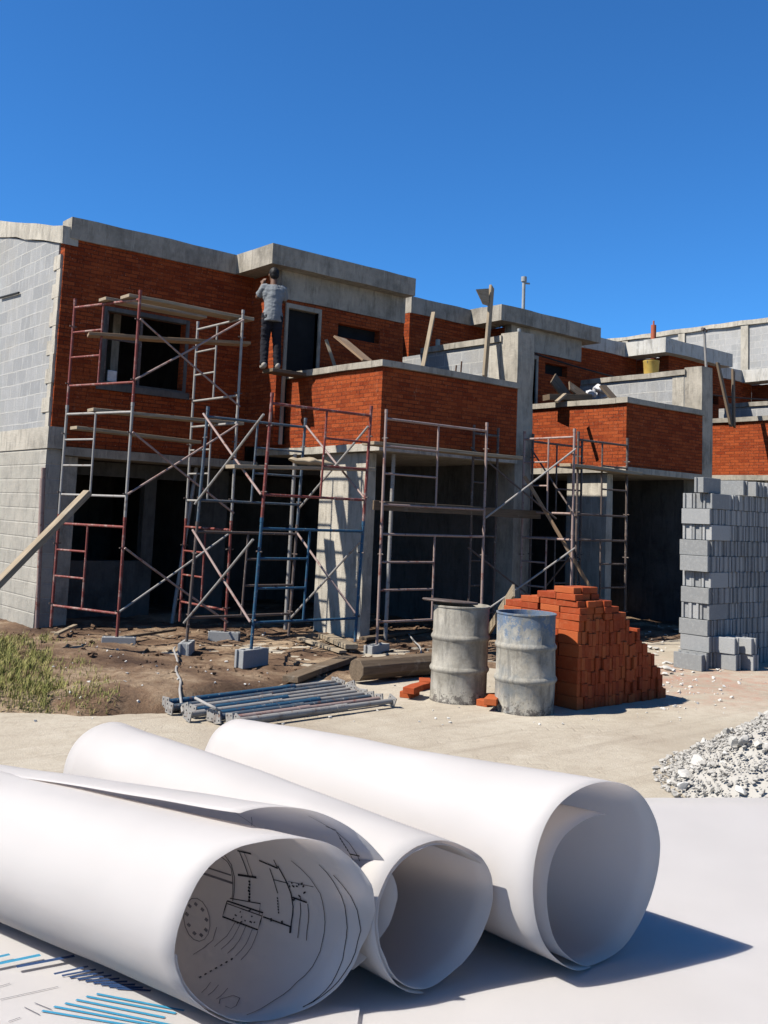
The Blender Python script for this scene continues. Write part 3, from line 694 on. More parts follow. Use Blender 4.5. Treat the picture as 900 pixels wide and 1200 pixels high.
# steel props lying in a bundle ------------------------------------------------
def prop_lying(p, q, m, label):
    d = (q-p).normalized(); mid = p.lerp(q, random.uniform(.45, .72))
    root = MB().tube([p+d*.012, mid], .027, 14).build('shoring_prop', m, smooth=True); c = root.location
    tag(root, label, 'shoring prop', 'shoring props lying in a bundle by the street')
    MB().tube([mid-d*.05, q-d*.012], .023, 12).build('inner_tube', 'galv' if m == 'blue' else m, root, smooth=True)
    MB().tube([mid-d*.10, mid+d*.02], .031, 12).build('collar', m, root, smooth=True)
    a, b = frame_of(d); rr = random.uniform(-.4, .4); a2 = a*math.cos(rr)+b*math.sin(rr); b2 = d.cross(a2)
    for o in (p, q):                                               # end plate with bolt holes
        mb = MB(); s = .046; xs = [-s, -s*.72, -s*.42, s*.42, s*.72, s]; mb.cells(xs, xs, [-.006, .006], lambda i, j, k: not (i in (1, 3) and j in (1, 3)))
        mb.v = [o + a2*v.x + b2*v.y + d*v.z for v in mb.v]; mb.build('end_plate', 'galv', root)
    return root
pa, pb = g(197, 826, .06), g(393, 799, .06); pc, pd = g(272, 846, .06), g(452, 822, .06)
N = 9; cols = ['blue', 'blue_dull', 'galv', 'blue', 'galv', 'blue', 'blue_dull', 'pink', 'galv']
names = ['bluish shoring prop, farthest from the street in the lying bundle', 'blue shoring prop, second from the back of the lying bundle', 'grey shoring prop between blue ones near the back of the bundle', 'blue shoring prop in the middle of the lying bundle', 'grey shoring prop just in front of the middle of the bundle', 'blue shoring prop, fourth from the front of the bundle', 'blue shoring prop, third from the front of the bundle', 'rusty pale shoring prop, second from the front of the bundle', 'bright grey shoring prop nearest the street in the bundle']
for i in range(N):
    t = i/(N-1); sft = random.uniform(-.12, .06)
    p = pa.lerp(pc, t); q = pb.lerp(pd, t); d = (q-p).normalized(); p = p+d*sft; q = q+d*(sft*.4+random.uniform(-.08, .06))
    p.z = max(.058, soil_z(p.x, p.y)+.05); q.z = max(.058, soil_z(q.x, q.y)+.05)
    prop_lying(p, q, cols[i], names[i])
# drums ------------------------------------------------------------------------
def drum(c, m, label, r=.275, h=.88):
    o = empty('steel_drum', c, label, 'drum')
    pr = [(.0, .03), (r-.02, .03), (r-.018, 0), (r+.004, 0), (r+.006, .02), (r, .03)]
    for zc in (h*.335, h*.665): pr += [(r, zc-.035), (r+.006, zc-.024), (r+.016, zc-.008), (r+.016, zc+.008), (r+.006, zc+.024), (r, zc+.035)]
    pr += [(r, h-.02), (r+.007, h-.016), (r+.008, h-.003), (r+.002, h), (r-.008, h-.002), (r-.010, h-.03), (r-.012, .5), (r-.012, .07)]
    mb = MB().lathe(pr, c, 56)
    for v in mb.v:
        q = V((v.x-c[0], v.y-c[1], 0))
        if q.length > .1:
            k = noise.noise(V((v.x*3.2, v.y*3.2, v.z*2.4)))*.014; qn = q.normalized(); v.x += qn.x*k; v.y += qn.y*k
    mb.build('body', m, o, smooth=True)
    MB().lathe([(0, h-.30), (r-.016, h-.30)], c, 40).build('water', 'cable', o)
    return o
D1, D2 = V((6.63, 6.74, 0)), V((6.81, 6.08, 0))
drum(D1, 'drum', 'cement-grey steel drum beside the log, left of the blue-stained one', .262, .88)
drum(D2, 'drum_blue', 'steel drum with blue paint patches in front of the brick pile', .262, .87)
ld = MB().lathe([(0, 0), (.26, 0), (.268, .01), (.262, .02), (0, .018)], (0, 0, 0), 40); Rl = Matrix.Rotation(math.radians(4), 3, 'Y')
ld.v = [Rl @ v + D1 + V((-.05, .10, .893)) for v in ld.v]
tag(ld.build('drum_lid', 'dark', smooth=True), 'dark round lid lying loose on top of the grey drum', 'lid')

# bricks -----------------------------------------------------------------------
def unit_brick(L, W, Hh):
    mb = MB().bx(-L/2, L/2, -W/2, W/2, 0, Hh)
    me = mb.mesh('brick', bevel=.0035)
    me.materials.append(M['brickunit']); return me
BR = unit_brick(.232, .050, .115)                                  # laid on edge
BRF = unit_brick(.232, .115, .058)                                 # laid flat
nbr = 0
def put_brick(me, p, rz, label, group):
    global nbr; nbr += 1
    o = bpy.data.objects.new('brick', me); COL.objects.link(o); o.location = V(p)
    o.rotation_euler = (random.uniform(-.012, .012), random.uniform(-.012, .012), rz+random.uniform(-.03, .03)); return tag(o, label, 'brick', group)
PX, PY = 7.25, 5.84; pitch = .0515; BG = 'bricks of the stepped pile'
ncol = [27, 26, 25, 23, 21, 18, 15]; csink = [0 if i < 3 else -(.028 if i < 14 else .055)*random.random() for i in range(30)]                                # bricks along the shaded face, course by course
core = MB()
for k in range(7):
    nr = 4 if k < 6 else 4
    for r in range(nr):
        n_ = ncol[k] - (0 if r < 2 else 1)
        for i in range(n_):
            vis = (r == 0) or (i == 0) or (k == 6) or (i >= ncol[min(k+1, 6)]-1) or (r == nr-1 and i > n_-4)
            x = PX+pitch*(i+.5); y = PY+.117+.236*r
            if vis:
                put_brick(BR, (x+random.uniform(-.002, .002), y+random.uniform(-.010, .010)+(.016*noise.noise(V((i*.9, k*2.3, 1))) if r == 0 else 0), .117*k+csink[i]), PI/2,
                          f'red brick, {ordn(i+1)} from the drum side, {ordn(k+1)} course up, {ordn(r+1)} row from the street', BG)
    core.bx(PX+.065, PX+pitch*(ncol[k]-2), PY+.24, PY+.236*nr-.24, .117*k+.002-.05, .117*k+.062)
tag(core.build('brick_core', 'brickunit', center=True), 'hidden heart of the red brick pile behind its outer bricks', 'bricks', kind='stuff')
z0 = .117*7-.022                                                         # flat courses on top, stepping back
for k, (ya, nx_, ny_) in enumerate(((0, 6, 4), (0, 5, 4), (0, 4, 3), (0, 3, 2), (0, 3, 1))):
    for i in range(nx_):
        for r in range(ny_):
            if 0 < i < nx_-2 and 0 < r < ny_-1 and k < 3: continue
            put_brick(BRF, (PX+.06+.122*i+random.uniform(-.012, .012), PY+.117+.236*r+random.uniform(-.02, .02)+(.05 if k > 2 else 0), z0+.06*k), PI/2,
                      f'red brick lying flat, {ordn(k+1)} flat course on top of the pile, {ordn(i+1)} column, {ordn(r+1)} row', BG)
for (px, py, z, a, lab) in ((480, 816, 0, .5, 'red brick lying left of the grey drum, nearest the street'), (492, 808, 0, .3, 'red brick lying tight against the left of the grey drum'), (484, 811, .058, .45, 'red brick lying on top of the two beside the grey drum'), (470+28, 803, 0, .9, 'red brick behind the others at the left of the grey drum'),
                        (572, 826, 0, .2, 'red brick lying in front between the two drums'), (580, 822, 0, 1.2, 'red brick lying at the foot of the blue-stained drum'), (577, 824, .058, .6, 'red brick resting on the pair between the drums')):
    put_brick(BRF, g(px, py, z), a, lab, 'loose bricks by the drums')

# block stack ------------------------------------------------------------------
SX, SY = 10.86, 6.76; ch = .194; cnt = 0
def sblock(x, y, k, rz, lab, z=None, ry=0.0):
    put_block((x+random.uniform(-.012, .012), y+random.uniform(-.012, .012), k*ch if z is None else z), rz+random.uniform(-.025, .025), lab, 'blocks of the tall grey stack', ry=ry)
SB = 'in the tall grey block stack'
offs = [-.02, 0, 0, .02, 0, .03, -.03, .0, .05, .0, .06]
for k in range(11):
    dx = offs[k]+random.uniform(-.01, .01); xe = 14.3
    if k in (3, 5, 8, 10):                                         # three side by side along X at the corner, ends to the left
        for r in range(3): sblock(SX+.2+dx, SY+.066+.134*r, k, 0, f'grey block end-on, {ordn(k+1)} course up, {ordn(r+1)} from the street, corner of the tall stack')
        x = SX+.40+dx
    else: x = SX+dx
    i = 0
    while x < xe and i < 26:
        i += 1; x += .136
        sblock(x-.068, SY+.2, k, PI/2, f'grey block, {ordn(k+1)} course up, {ordn(i)} along the street face of the tall stack', ry=0)
        if k >= 10 and i > 1: pass
x = SX+.46
for i in range(16):
    sblock(x+.15*i, SY+.16, 11, PI/2+.05, f'leaning grey block in the topmost row of the tall stack, {ordn(i+1)} from the left', z=11*ch, ry=-.0) if i % 5 != 3 and i > 1 else None
put_block((SX+.16, SY+.12, 11*ch+.002), .0, 'single grey block standing on the top corner of the tall stack')
put_block(g(812, 783)+V((-.10, -.03, 0)), PI/2-.03, 'grey block sticking out at the foot of the stack, left corner')
for (px, py, z, a, lab) in ((847, 783, 0, .08, 'lower left loose grey block before the tall stack'), (868, 783, 0, .02, 'lower right loose grey block before the tall stack'), (845, 783, .194, .12, 'upper left loose grey block before the tall stack'), (866, 783, .194, .0, 'upper right loose grey block before the tall stack')):
    p = g(px, py); put_block((p.x-.03, p.y-.02, z), a+PI/2, lab, 'four loose blocks before the stack')

# ------------------------------------------------------------------ rubble heap on the right
HC = g(960, 945); HC = V((6.72, 2.98, 0)); HR, HH = 1.30, .78
def heap_z(x, y):
    d = math.hypot(x-HC.x, y-HC.y)/HR
    return HH*max(0, 1-d)**.9 + .04*noise.noise(V((x*5, y*5, 1)))
hm = MB(); n = 44
for j in range(n+1):
    for i in range(n+1):
        x = HC.x-HR*1.05+2.1*HR*i/n; y = HC.y-HR*1.05+2.1*HR*j/n; hm.v.append(V((x, y, heap_z(x, y)-.02)))
for j in range(n):
    for i in range(n):
        a = j*(n+1)+i; hm.f.append((a, a+1, a+n+2, a+n+1))
for _ in range(9000):
    a, r = random.uniform(0, 2*PI), HR*1.06*math.sqrt(random.random()); x, y = HC.x+r*math.cos(a), HC.y+r*math.sin(a)
    s = random.choice((.006, .008, .010, .012, .018, .024))*random.uniform(.7, 1.3); scatter_rocks(hm, (x, y, max(0, heap_z(x, y))+s*.3), s)
tag(hm.build('rubble', 'rubble', center=False), 'pale heap of crushed concrete at the right edge of the street', 'rubble', kind='stuff')
for i, r in enumerate(ROCKS): r.materials.append(M['rubble'])
for i in range(140):
    a, r = random.uniform(PI*.45, PI*1.75), HR*math.sqrt(random.uniform(.02, 1)); x, y = HC.x+r*math.cos(a), HC.y+r*math.sin(a)
    s = random.choice((.025, .03, .04, .05, .07))*random.uniform(.8, 1.2); o = bpy.data.objects.new('concrete_chunk', ROCKS[i % 9]); COL.objects.link(o)
    o.location = (x, y, max(0, heap_z(x, y))+s*.35); o.scale = (s, s*random.uniform(.6, 1), s*random.uniform(.5, .9)); o.rotation_euler = (random.uniform(-.7, .7), random.uniform(-.7, .7), random.uniform(0, 6))
    tag(o, 'jagged pale chunk of broken concrete on the rubble heap', 'concrete chunk', 'chunks of broken concrete on the heap')
# few chunks on the ground by the block stack and pile
for i in range(26):
    px, py = random.uniform(772, 800), random.uniform(776, 792) if i < 14 else random.uniform(730, 770)
    if i >= 14: px = random.uniform(745, 790)
    p = g(px, py); s = random.uniform(.025, .08); o = bpy.data.objects.new('concrete_chunk', ROCKS[i % 9]); COL.objects.link(o)
    o.location = (p.x, p.y, s*.3); o.scale = (s, s*.8, s*.6); o.rotation_euler = (0, 0, random.uniform(0, 6))
    tag(o, 'grey chunk of rubble on the ground between the brick pile and block stack', 'concrete chunk', 'rubble between brick pile and block stack')

# ------------------------------------------------------------------ things on the terraces and roofs
YT = 10.9
plank('plank', pl(432, 424, 1, 10.6), pl(398, 396, 1, 11.1), .30, .03, 'wood_red', 'tan board leaning on the balcony wall, right of the doorway', hint=V((.3, -1, .3)))
plank('batten', (9.02, 11.6, 3.1), pl(382, 398, 1, 11.9), .05, .05, 'wood', 'thin upright batten beside the upstairs doorway', 'batten')
plank('batten', pl(495, 432, 1, 10.7), pl(508, 366, 1, 10.9), .06, .04, 'wood', 'thin pole leaning on the balcony before the block party wall', 'batten')
TB = plank('board', pl(568, 442, 1, 10.5), pl(576, 336, 1, 10.7), .15, .04, 'wood', 'tall pale board standing on the balcony, rising above the roofline', 'board', hint=V((.5, -1, 0)))
bp = [pl(558, 339, 1, 10.62), pl(573, 338, 1, 10.62), pl(573, 358, 1, 10.62), pl(566, 356, 1, 10.62)]; off = V((.02, .03, 0))
tag(MB().add(bp+[p+off for p in bp], [(0, 1, 2, 3), (7, 6, 5, 4), (0, 4, 5, 1), (1, 5, 6, 2), (2, 6, 7, 3), (3, 7, 4, 0)]).build('board', 'wood'), 'small cut board nailed to the top of the tall board', 'board')
for i, (px, py, h, lab) in enumerate(((534, 436, .10, 'short rebar stub, left of two on the balcony coping'), (540, 437, .17, 'taller rebar stub, right of two on the balcony coping'))):
    p = pl(px, py, 2, 3.79); tag(MB().tube([p, p+V((.01, 0, h))], .012, 8).build('rebar', 'steel_dark'), lab, 'rebar')
p = pl(513, 403, 0, 11.2); p.z = 4.5
tag(MB().tube([p, p+V((0, 0, .22))], .04, 12).build('pipe_stub', 'conc_light', smooth=True), 'short pale pipe stub on the party wall coping', 'pipe')
p = V((11.2, 10.3, 4.55)); tag(MB().tube([p, p+V((0, 0, .13))], .028, 8).build('rebar', 'zinc'), 'short stub sticking up from the front pillar', 'rebar')
p = V((13.6, 13.6, 5.5)); q = pl(614, 330, 1, 13.6); p.x = q.x
vp_ = empty('vent_pipe', p, 'thin grey vent pipe with capped top above the second roof', 'pipe')
MB().tube([p, q], .035, 12).build('pipe', 'zinc', vp_, smooth=True); MB().tube([q, q+V((0, 0, .10))], .06, 12).build('cap', 'zinc', vp_, smooth=True); MB().tube([q+V((0, 0, -.03)), q+V((.12, -.05, -.03))], .02, 8).build('arm', 'zinc', vp_, smooth=True)
q = pl(766, 381, 1, 13.2); tag(MB().tube([V((q.x, 13.2, 5.4)), q], .06, 12).tube([q, q+V((0, 0, .10))], .02, 8).build('vent_pipe', 'orange', smooth=True), 'short red pipe standing on the white-edged roof', 'pipe')
pp = empty('post', (15.62, 9.95, 4.5), 'thin pole with clamp on top of the second pillar', 'pole'); q = pl(825, 384, 1, 9.95); b = pl(828, 440, 1, 9.95); b.z = 4.52
MB().tube([b, q], .024, 10).build('pole', 'galv', pp, smooth=True); MB().tube([q+V((-.06, 0, -.03)), q+V((.08, 0, -.05))], .03, 8).build('clamp', 'dark', pp, smooth=True)
# bucket
q = pl(775, 441, 1, 10.75); bc = V((15.6, 10.95, 4.56)); bc.x = 15.6
bu = empty('bucket', bc, 'yellow plastic bucket standing on the second party wall', 'bucket')
MB().lathe([(0, .0), (.125, 0), (.135, .02), (.150, .24), (.154, .245), (.154, .262), (.146, .262), (.13, .03), (0, .025)], bc, 28).build('body', 'yellow', bu, smooth=True)
MB().tube([bc+V((.16*math.cos(t), .04*math.sin(t)*0-.02, .25-.12*math.sin(t))) for t in [PI*i/10 for i in range(11)]], .005, 6).build('handle', 'galv', bu)
# boards and bags on the second terrace
plank('board', pl(668, 470, 1, 11.2), pl(648, 443, 1, 11.3), .30, .03, 'wood_dark', 'grey board leaning on the second balcony, left of the bags', 'board', hint=V((.2, -1, .2)))
plank('board', pl(690, 468, 1, 10.9), pl(667, 452, 1, 11.0), .22, .03, 'wood_dark', 'dark board with a bright end lying beside the leaning board', 'board', hint=V((.2, -1, .5)))
plank('board', pl(640, 466, 1, 11.2), pl(690, 466, 1, 10.9), .25, .10, 'wood_dark', 'stack base of dark boards at the back of the second balcony', 'board')
plank('board', pl(652, 471, 1, 10.6), pl(662, 462, 1, 10.7), .06, .04, 'wood', 'small pale stick propped on the second balcony coping', 'batten')
plank('board', pl(720, 468, 1, 10.6), pl(706, 452, 1, 10.8), .25, .04, 'wood_dark', 'brown board leaning at the right of the white bags', 'board', hint=V((.2, -1, .2)))
for i, (px, py, r, lab) in enumerate(((693, 462, .11, 'left white crumpled bag on the second balcony'), (701, 456, .10, 'upper white crumpled bag on the second balcony'), (706, 463, .09, 'right white crumpled bag on the second balcony'))):
    mb = MB().ell(pl(px, py, 1, 11.0), (r*1.2, r, r*.7), None, 20, 14)
    for v in mb.v: v += noise.noise_vector(v*9+V((i, 0, 0)))*.06
    tag(mb.build('bag', 'bag', smooth=False), lab, 'bag', 'white bags on the second balcony')
plank('board', pl(857, 500, 1, 9.9), pl(841, 425, 1, 10.1), .16, .04, 'wood_dark', 'grey board leaning left, before the third house', 'board', hint=V((.3, -1, 0)))
plank('board', pl(860, 500, 1, 9.9), pl(859, 434, 1, 10.1), .14, .04, 'wood_dark', 'grey board standing upright before the third house', 'board', hint=V((.3, -1, 0)))
# paper bag in the window, sack on the plank
q = V((5.78, YW+.02, 3.425)); tag(MB().bx(q.x, q.x+.14, q.y-.01, q.y+.03, q.z+.002, q.z+.17).build('paper_bag', 'bag', bevel=.01), 'white paper packet standing in the corner of the upstairs window', 'packet')
sk = MB().ell((6.75, ty0+.34, tz+2.065), (.34, .11, .045), None, 30, 14)
for v in sk.v: v += noise.noise_vector(v*8)*V((.05, .04, .035)).length*.55
tag(sk.build('sack', 'sack', smooth=True), 'flat beige sack lying on the plank of the blue and red scaffold', 'sack')

# ------------------------------------------------------------------ the worker
def blob(mb, name, m, vox, parent=None, smooth_it=3, wrinkle=0.0):
    me = mb.mesh(name, True); o = bpy.data.objects.new(name, me); COL.objects.link(o)
    r = o.modifiers.new('join', 'REMESH'); r.mode = 'VOXEL'; r.voxel_size = vox
    s = o.modifiers.new('soften', 'SMOOTH'); s.iterations = smooth_it; s.factor = .5
    dg = bpy.context.evaluated_depsgraph_get(); ev = o.evaluated_get(dg); nm = bpy.data.meshes.new_from_object(ev)
    o.modifiers.clear(); o.data = nm; nm.materials.clear(); nm.materials.append(M[m])
    for v in nm.vertices:
        if wrinkle: v.co += V(v.normal)*wrinkle*(noise.noise(v.co*V((14, 14, 24)).length*0 + V((v.co.x*11, v.co.y*11, v.co.z*22))) + .5*noise.noise(v.co*40))
    for f in nm.polygons: f.use_smooth = True
    if parent: o.parent = parent
    return o
def worker(loc, ang, scale):
    # local frame: +y is where he faces, +x his right-hand side, z up; height 1.70 before scaling
    B = MB(); T = lambda pts, rad: B.tube([V(p) for p in pts], rad, 14)
    hipL, hipR = V((-.085, 0, .88)), V((.085, 0, .88))
    knL, knR = V((-.095, .06, .48)), V((.10, .035, .48)); anL, anR = V((-.105, -.01, .09)), V((.12, -.03, .09))
    for h, k, a in ((hipL, knL, anL), (hipR, knR, anR)):
        T([h+V((0, 0, .05)), h.lerp(k, .5), k, k.lerp(a, .35), a], [.098, .082, .060, .060, .040])
        B.ell(a+V((0, .07, -.045)), (.043, .125, .042)); B.ell(a+V((0, -.02, -.03)), (.040, .05, .05))
    T([(0, 0, .86), (0, -.005, 1.0), (0, .0, 1.12), (0, .015, 1.28), (0, .02, 1.38), (0, .02, 1.44)], [.125, .115, .105, .115, .095, .06])
    for sx in (-1, 1): B.ell((sx*.075, .012, 1.29), (.075, .080, .13)); B.ell((sx*.065, 0, .91), (.08, .10, .12))
    T([(0, .02, 1.40), (0, .035, 1.50), (0, .05, 1.56)], [.068, .058, .058])
    hd = V((0, .065, 1.62)); B.ell(hd, (.078, .098, .118)); B.ell(hd+V((0, .03, -.06)), (.062, .075, .068))
    B.ell(hd+V((0, .105, -.012)), (.014, .022, .024)); B.ell(hd+V((0, .092, -.055)), (.030, .014, .012))
    for sx in (-1, 1):
        B.ell(hd+V((sx*.080, 0, -.01)), (.012, .022, .032)); B.ell(hd+V((sx*.032, .090, .012)), (.015, .012, .010))
    hands = []
    for sx in (-1, 1):
        sh = V((sx*.165, .01, 1.375)); el = V((sx*.225, .15, 1.19)); wr = V((sx*.13, .27, 1.42)); 
        if sx < 0: el = V((-.24, .17, 1.22)); wr = V((-.15, .26, 1.48))
        T([sh, sh.lerp(el, .5), el], [.052, .048, .042]); T([el, el.lerp(wr, .4), wr], [.043, .042, .029])
        dd = (wr-el).normalized(); side = V((0, 0, 1)).cross(dd).normalized(); nrm = dd.cross(side)
        pc = wr+dd*.05; T([wr, pc, wr+dd*.085], [.028, .036, .034])
        for f, (o, L) in enumerate(((-.030, .062), (-.010, .072), (.010, .070), (.029, .055))):
            b0 = wr+dd*.085+side*o; b1 = b0+dd*L*.5+nrm*.006; b2 = b1+dd*L*.4-nrm*.022*1
            T([b0-dd*.02, b0, b1, b2], [.0095, .0095, .0085, .0075])
        tb = wr+dd*.035+side*(-.034*sx); T([tb, tb+side*(-.025*sx)+dd*.03, tb+side*(-.022*sx)+dd*.06], [.012, .010, .008])
    body = blob(B, 'person', 'skin', .0065)
    # clothes follow the same limbs, a little wider
    S = MB(); Ts = lambda pts, rad: S.tube([V(p) for p in pts], rad, 16)
    Ts([(0, -.005, .80), (0, -.01, .92), (0, -.005, 1.08), (0, .01, 1.22), (0, .015, 1.34), (0, .02, 1.43)], [.160, .158, .148, .155, .145, .080])
    for sx in (-1, 1):
        S.ell((sx*.085, .010, 1.28), (.105, .105, .16)); S.ell((sx*.07, 0, .90), (.105, .130, .13))
        sh = V((sx*.160, .01, 1.375)); el = V((sx*.225, .15, 1.19)) if sx > 0 else V((-.24, .17, 1.22))
        Ts([sh-V((sx*.05, 0, -.01)), sh, sh.lerp(el, .5), sh.lerp(el, .78)], [.068, .072, .066, .068])
    shirt = blob(S, 'shirt', 'shirt', .011, body, 3, .008)
    Q = MB()
    for h, k, a in ((hipL, knL, anL), (hipR, knR, anR)):
        Q.tube([h+V((0, 0, .06)), h, h.lerp(k, .5), k, k.lerp(a, .5), a+V((0, 0, -.03))], [.098, .100, .088, .074, .070, .068], 16)
    Q.ell((0, 0, .91), (.145, .12, .11)); Q.ell((-.07, -.03, .88), (.09, .105, .12)); Q.ell((.07, -.03, .88), (.09, .105, .12))
    blob(Q, 'trousers', 'trousers', .011, body, 3, .010)
    for a in (anL, anR):
        F_ = MB().ell(a+V((0, .075, -.045)), (.052, .140, .046)); F_.ell(a+V((0, -.02, -.03)), (.048, .06, .058))
        for v in F_.v: v.z = max(v.z, .004)
        blob(F_, 'shoe', 'shoe', .008, body, 2)
    Hh = MB().ell(hd+V((0, -.016, .026)), (.087, .100, .108)); Hh.ell(hd+V((0, -.04, -.02)), (.076, .070, .075))
    blob(Hh, 'hair', 'hair', .008, body, 2, .006)
    body.location = loc; body.rotation_euler = (0, 0, ang); body.scale = (scale,)*3
    return tag(body, 'worker in grey shirt and dark trousers standing on the balcony edge, arms raised', 'person')
FEET = pl(316, 433, 1, 12.02)
FEET.z = pl(319, 433, 1, 12.02).z
plank('plank', V((7.72, 12.02, FEET.z-.026)), V((8.46, 11.98, FEET.z-.026)), .30, .05, 'wood_dark', 'short plank on the balcony coping under the worker', hint=V((0, 0, 1)))
worker(FEET, math.radians(-22), .875)

# ------------------------------------------------------------------ the table with the rolled drawings
ZT = 1.20
table = empty('work_table', tp(.15, 1.3, 0), 'white table covered with paper in the foreground', 'table')
c4 = [tp(-1.0, .55), tp(1.35, .55), tp(1.35, 1.845), tp(-1.0, 1.565)]
MB().hexa([c+V((0, 0, ZT-.034)) for c in c4]+[c+V((0, 0, ZT-.003)) for c in c4]).build('table_top', 'table', table, bevel=.004)
for c in (tp(-.92, .62), tp(1.27, .62), tp(1.27, 1.78), tp(-.92, 1.54)):
    MB().bx(c.x-.025, c.x+.025, c.y-.025, c.y+.025, 0, ZT-.036).build('leg', 'table_leg', table)
def sheet(corners, z, label, lift=.004, nu=40, nv=30, seed=0):
    mb = MB(); mb.keep = True
    for j in range(nv+1):
        for i in range(nu+1):
            u, w = i/nu, j/nv; a = corners[0].lerp(corners[1], u); b = corners[3].lerp(corners[2], u); p = a.lerp(b, w)
            p = tp(p.x, p.y + (w**6)*(.016*noise.noise(V((p.x*3.1, .5, seed))) + .006*noise.noise(V((p.x*11, .5, seed)))), z + lift*(.5+.5*noise.noise(V((p.x*2.3, p.y*2.3, seed)))) + lift*2.2*max(0, w-.85)*max(0, noise.noise(V((p.x*4, 1, seed))))*5)
            mb.v.append(p)
    for j in range(nv):
        for i in range(nu):
            a = j*(nu+1)+i; mb.f.append((a, a+1, a+nu+2, a+nu+1))
    o = mb.build('paper_sheet', 'paper', smooth=True, center=False); return tag(o, label, 'paper')
W2 = lambda a, b: V((a, b, 0))
s1 = sheet([W2(-.95, .58), W2(1.3, .58), W2(1.3, 1.872), W2(-.95, 1.60)], ZT, 'large blank white sheet covering the foreground table', .0015, seed=3)
s2 = sheet([W2(-.62, .62), W2(-.02, .60), W2(.0, .99), W2(-.66, 1.08)], ZT+.005, 'chart sheet with blue bars under the front paper roll', .001, seed=8)
chart = []
def bars(x, y, dx, dy, n, L, w, m, ang):
    mb = MB(); d = V((math.cos(ang), math.sin(ang), 0)); nn = V((-d.y, d.x, 0))
    for i in range(n):
        o = V((x+dx*i, y+dy*i, 0)); l = L[i % len(L)] if isinstance(L, (list, tuple)) else L
        q = [o, o+d*l, o+d*l+nn*w, o+nn*w]; mb.add([tp(p.x, p.y, ZT+.0066) for p in q], [(0, 1, 2, 3)])
    mb.keep = True; mb.build('printed_bar', m, s2); chart.append(1)
def tb(px, py):                                                    # a point of the photograph's chart as a place on the table sheet
    v = pl(px, py, 2, ZT+.006); return V((v.dot(E1), v.dot(E2), 0))
def bar_px(x0, y0, x1, y1, w, m):
    a, b = tb(x0, y0), tb(x1, y1); d = (b-a); nn = V((-d.y, d.x, 0)).normalized()*w
    mb = MB().add([tp(p.x, p.y, ZT+.0066) for p in (a, b, b+nn, a+nn)], [(0, 1, 2, 3)]); mb.keep = True; mb.build('printed_bar', m, s2)
for x0, y0, x1, y1, m in ((48, 1186, 150, 1203, 'chart_blue'), (62, 1181, 185, 1204, 'chart_blue'), (75, 1177, 205, 1204, 'chart_blue'), (88, 1173, 192, 1194, 'chart_blue'), (100, 1169, 205, 1189, 'chart_blue'), (112, 1166, 215, 1186, 'chart_blue')): bar_px(x0, y0, x1, y1, .0032, m)
for i in range(9): bar_px(64+9*i, 1143+2.1*i, 104+9*i, 1134+3.6*i, .0040, 'chart_navy')
bar_px(20, 1135, 88, 1122, .006, 'chart_navy'); bar_px(-14, 1134, 48, 1121, .006, 'chart_blue'); bar_px(-14, 1126, 12, 1120, .005, 'chart_blue')
for x0, y0, x1, y1 in ((0, 1172, 68, 1157), (-5, 1158, 12, 1153), (10, 1198, 24, 1193), (28, 1181, 46, 1190), (40, 1176, 60, 1184)): bar_px(x0, y0, x1, y1, .0009, 'ink_soft')

def roll(name, A, B, r0, r1, ph0, ph1, grow, m='paper', parent=None, rim=None, rimB=None, nv=26, ecc=(0, 0), wob=.0025, seed=0, z0=ZT+.004, prof=None):
    """spiral sheet whose axis runs from A (front) to B on the table; angle 0 = right, 90 = top; radius grows with the angle"""
    A, B = V((A[0], A[1], 0)), V((B[0], B[1], 0)); d = (B-A).normalized(); nrm = V((-d.y, d.x, 0))
    if nrm.x < 0: nrm = -nrm
    n = max(24, int((ph1-ph0)/4)); mb = MB(); mb.keep = True
    def pt(ph, v, dr=0.0):
        R = r0+(r1-r0)*v; k = prof(ph) if prof else 1-grow*(ph1-ph)/360.; rr = R*k+dr; a = math.radians(ph)
        ax = A.lerp(B, v); f0 = rim(ph) if rim else 0.0; f1 = rimB(ph) if rimB else 0.0
        sh = -d*(f0*(1-v)**2) + d*(f1*v*v)
        rr *= 1+wob/R*.0 ; rr += wob*noise.noise(V((math.cos(a)*1.5, math.sin(a)*1.5, v*2.2+seed)))*1.2
        q = ax+sh+nrm*(rr*math.cos(a)+ecc[0]*R+(.55*R*(1-k) if prof else 0))
        z = z0+(R*k+.0006 if prof else R)+rr*math.sin(a)+ecc[1]*R + .0012*noise.noise(V((a*2.3, v*7+seed, 4)))*(1 if v > .02 else .3)
        return tp(q.x, q.y, max(z, z0+.0005))
    for i in range(n+1):
        for j in range(nv+1): mb.v.append(pt(ph0+(ph1-ph0)*i/n, j/nv))
    for i in range(n):
        for j in range(nv):
            a = i*(nv+1)+j; mb.f.append((a, a+1, a+nv+2, a+nv+1))
    o = mb.build(name, m, parent, smooth=True, center=False)
    so = o.modifiers.new('thickness', 'SOLIDIFY'); so.thickness = .0004; so.offset = 0
    return o, pt
cs = lambda p: math.cos(math.radians(p)); sn = lambda p: math.sin(math.radians(p))
RG = 'rolled building drawings on the table'
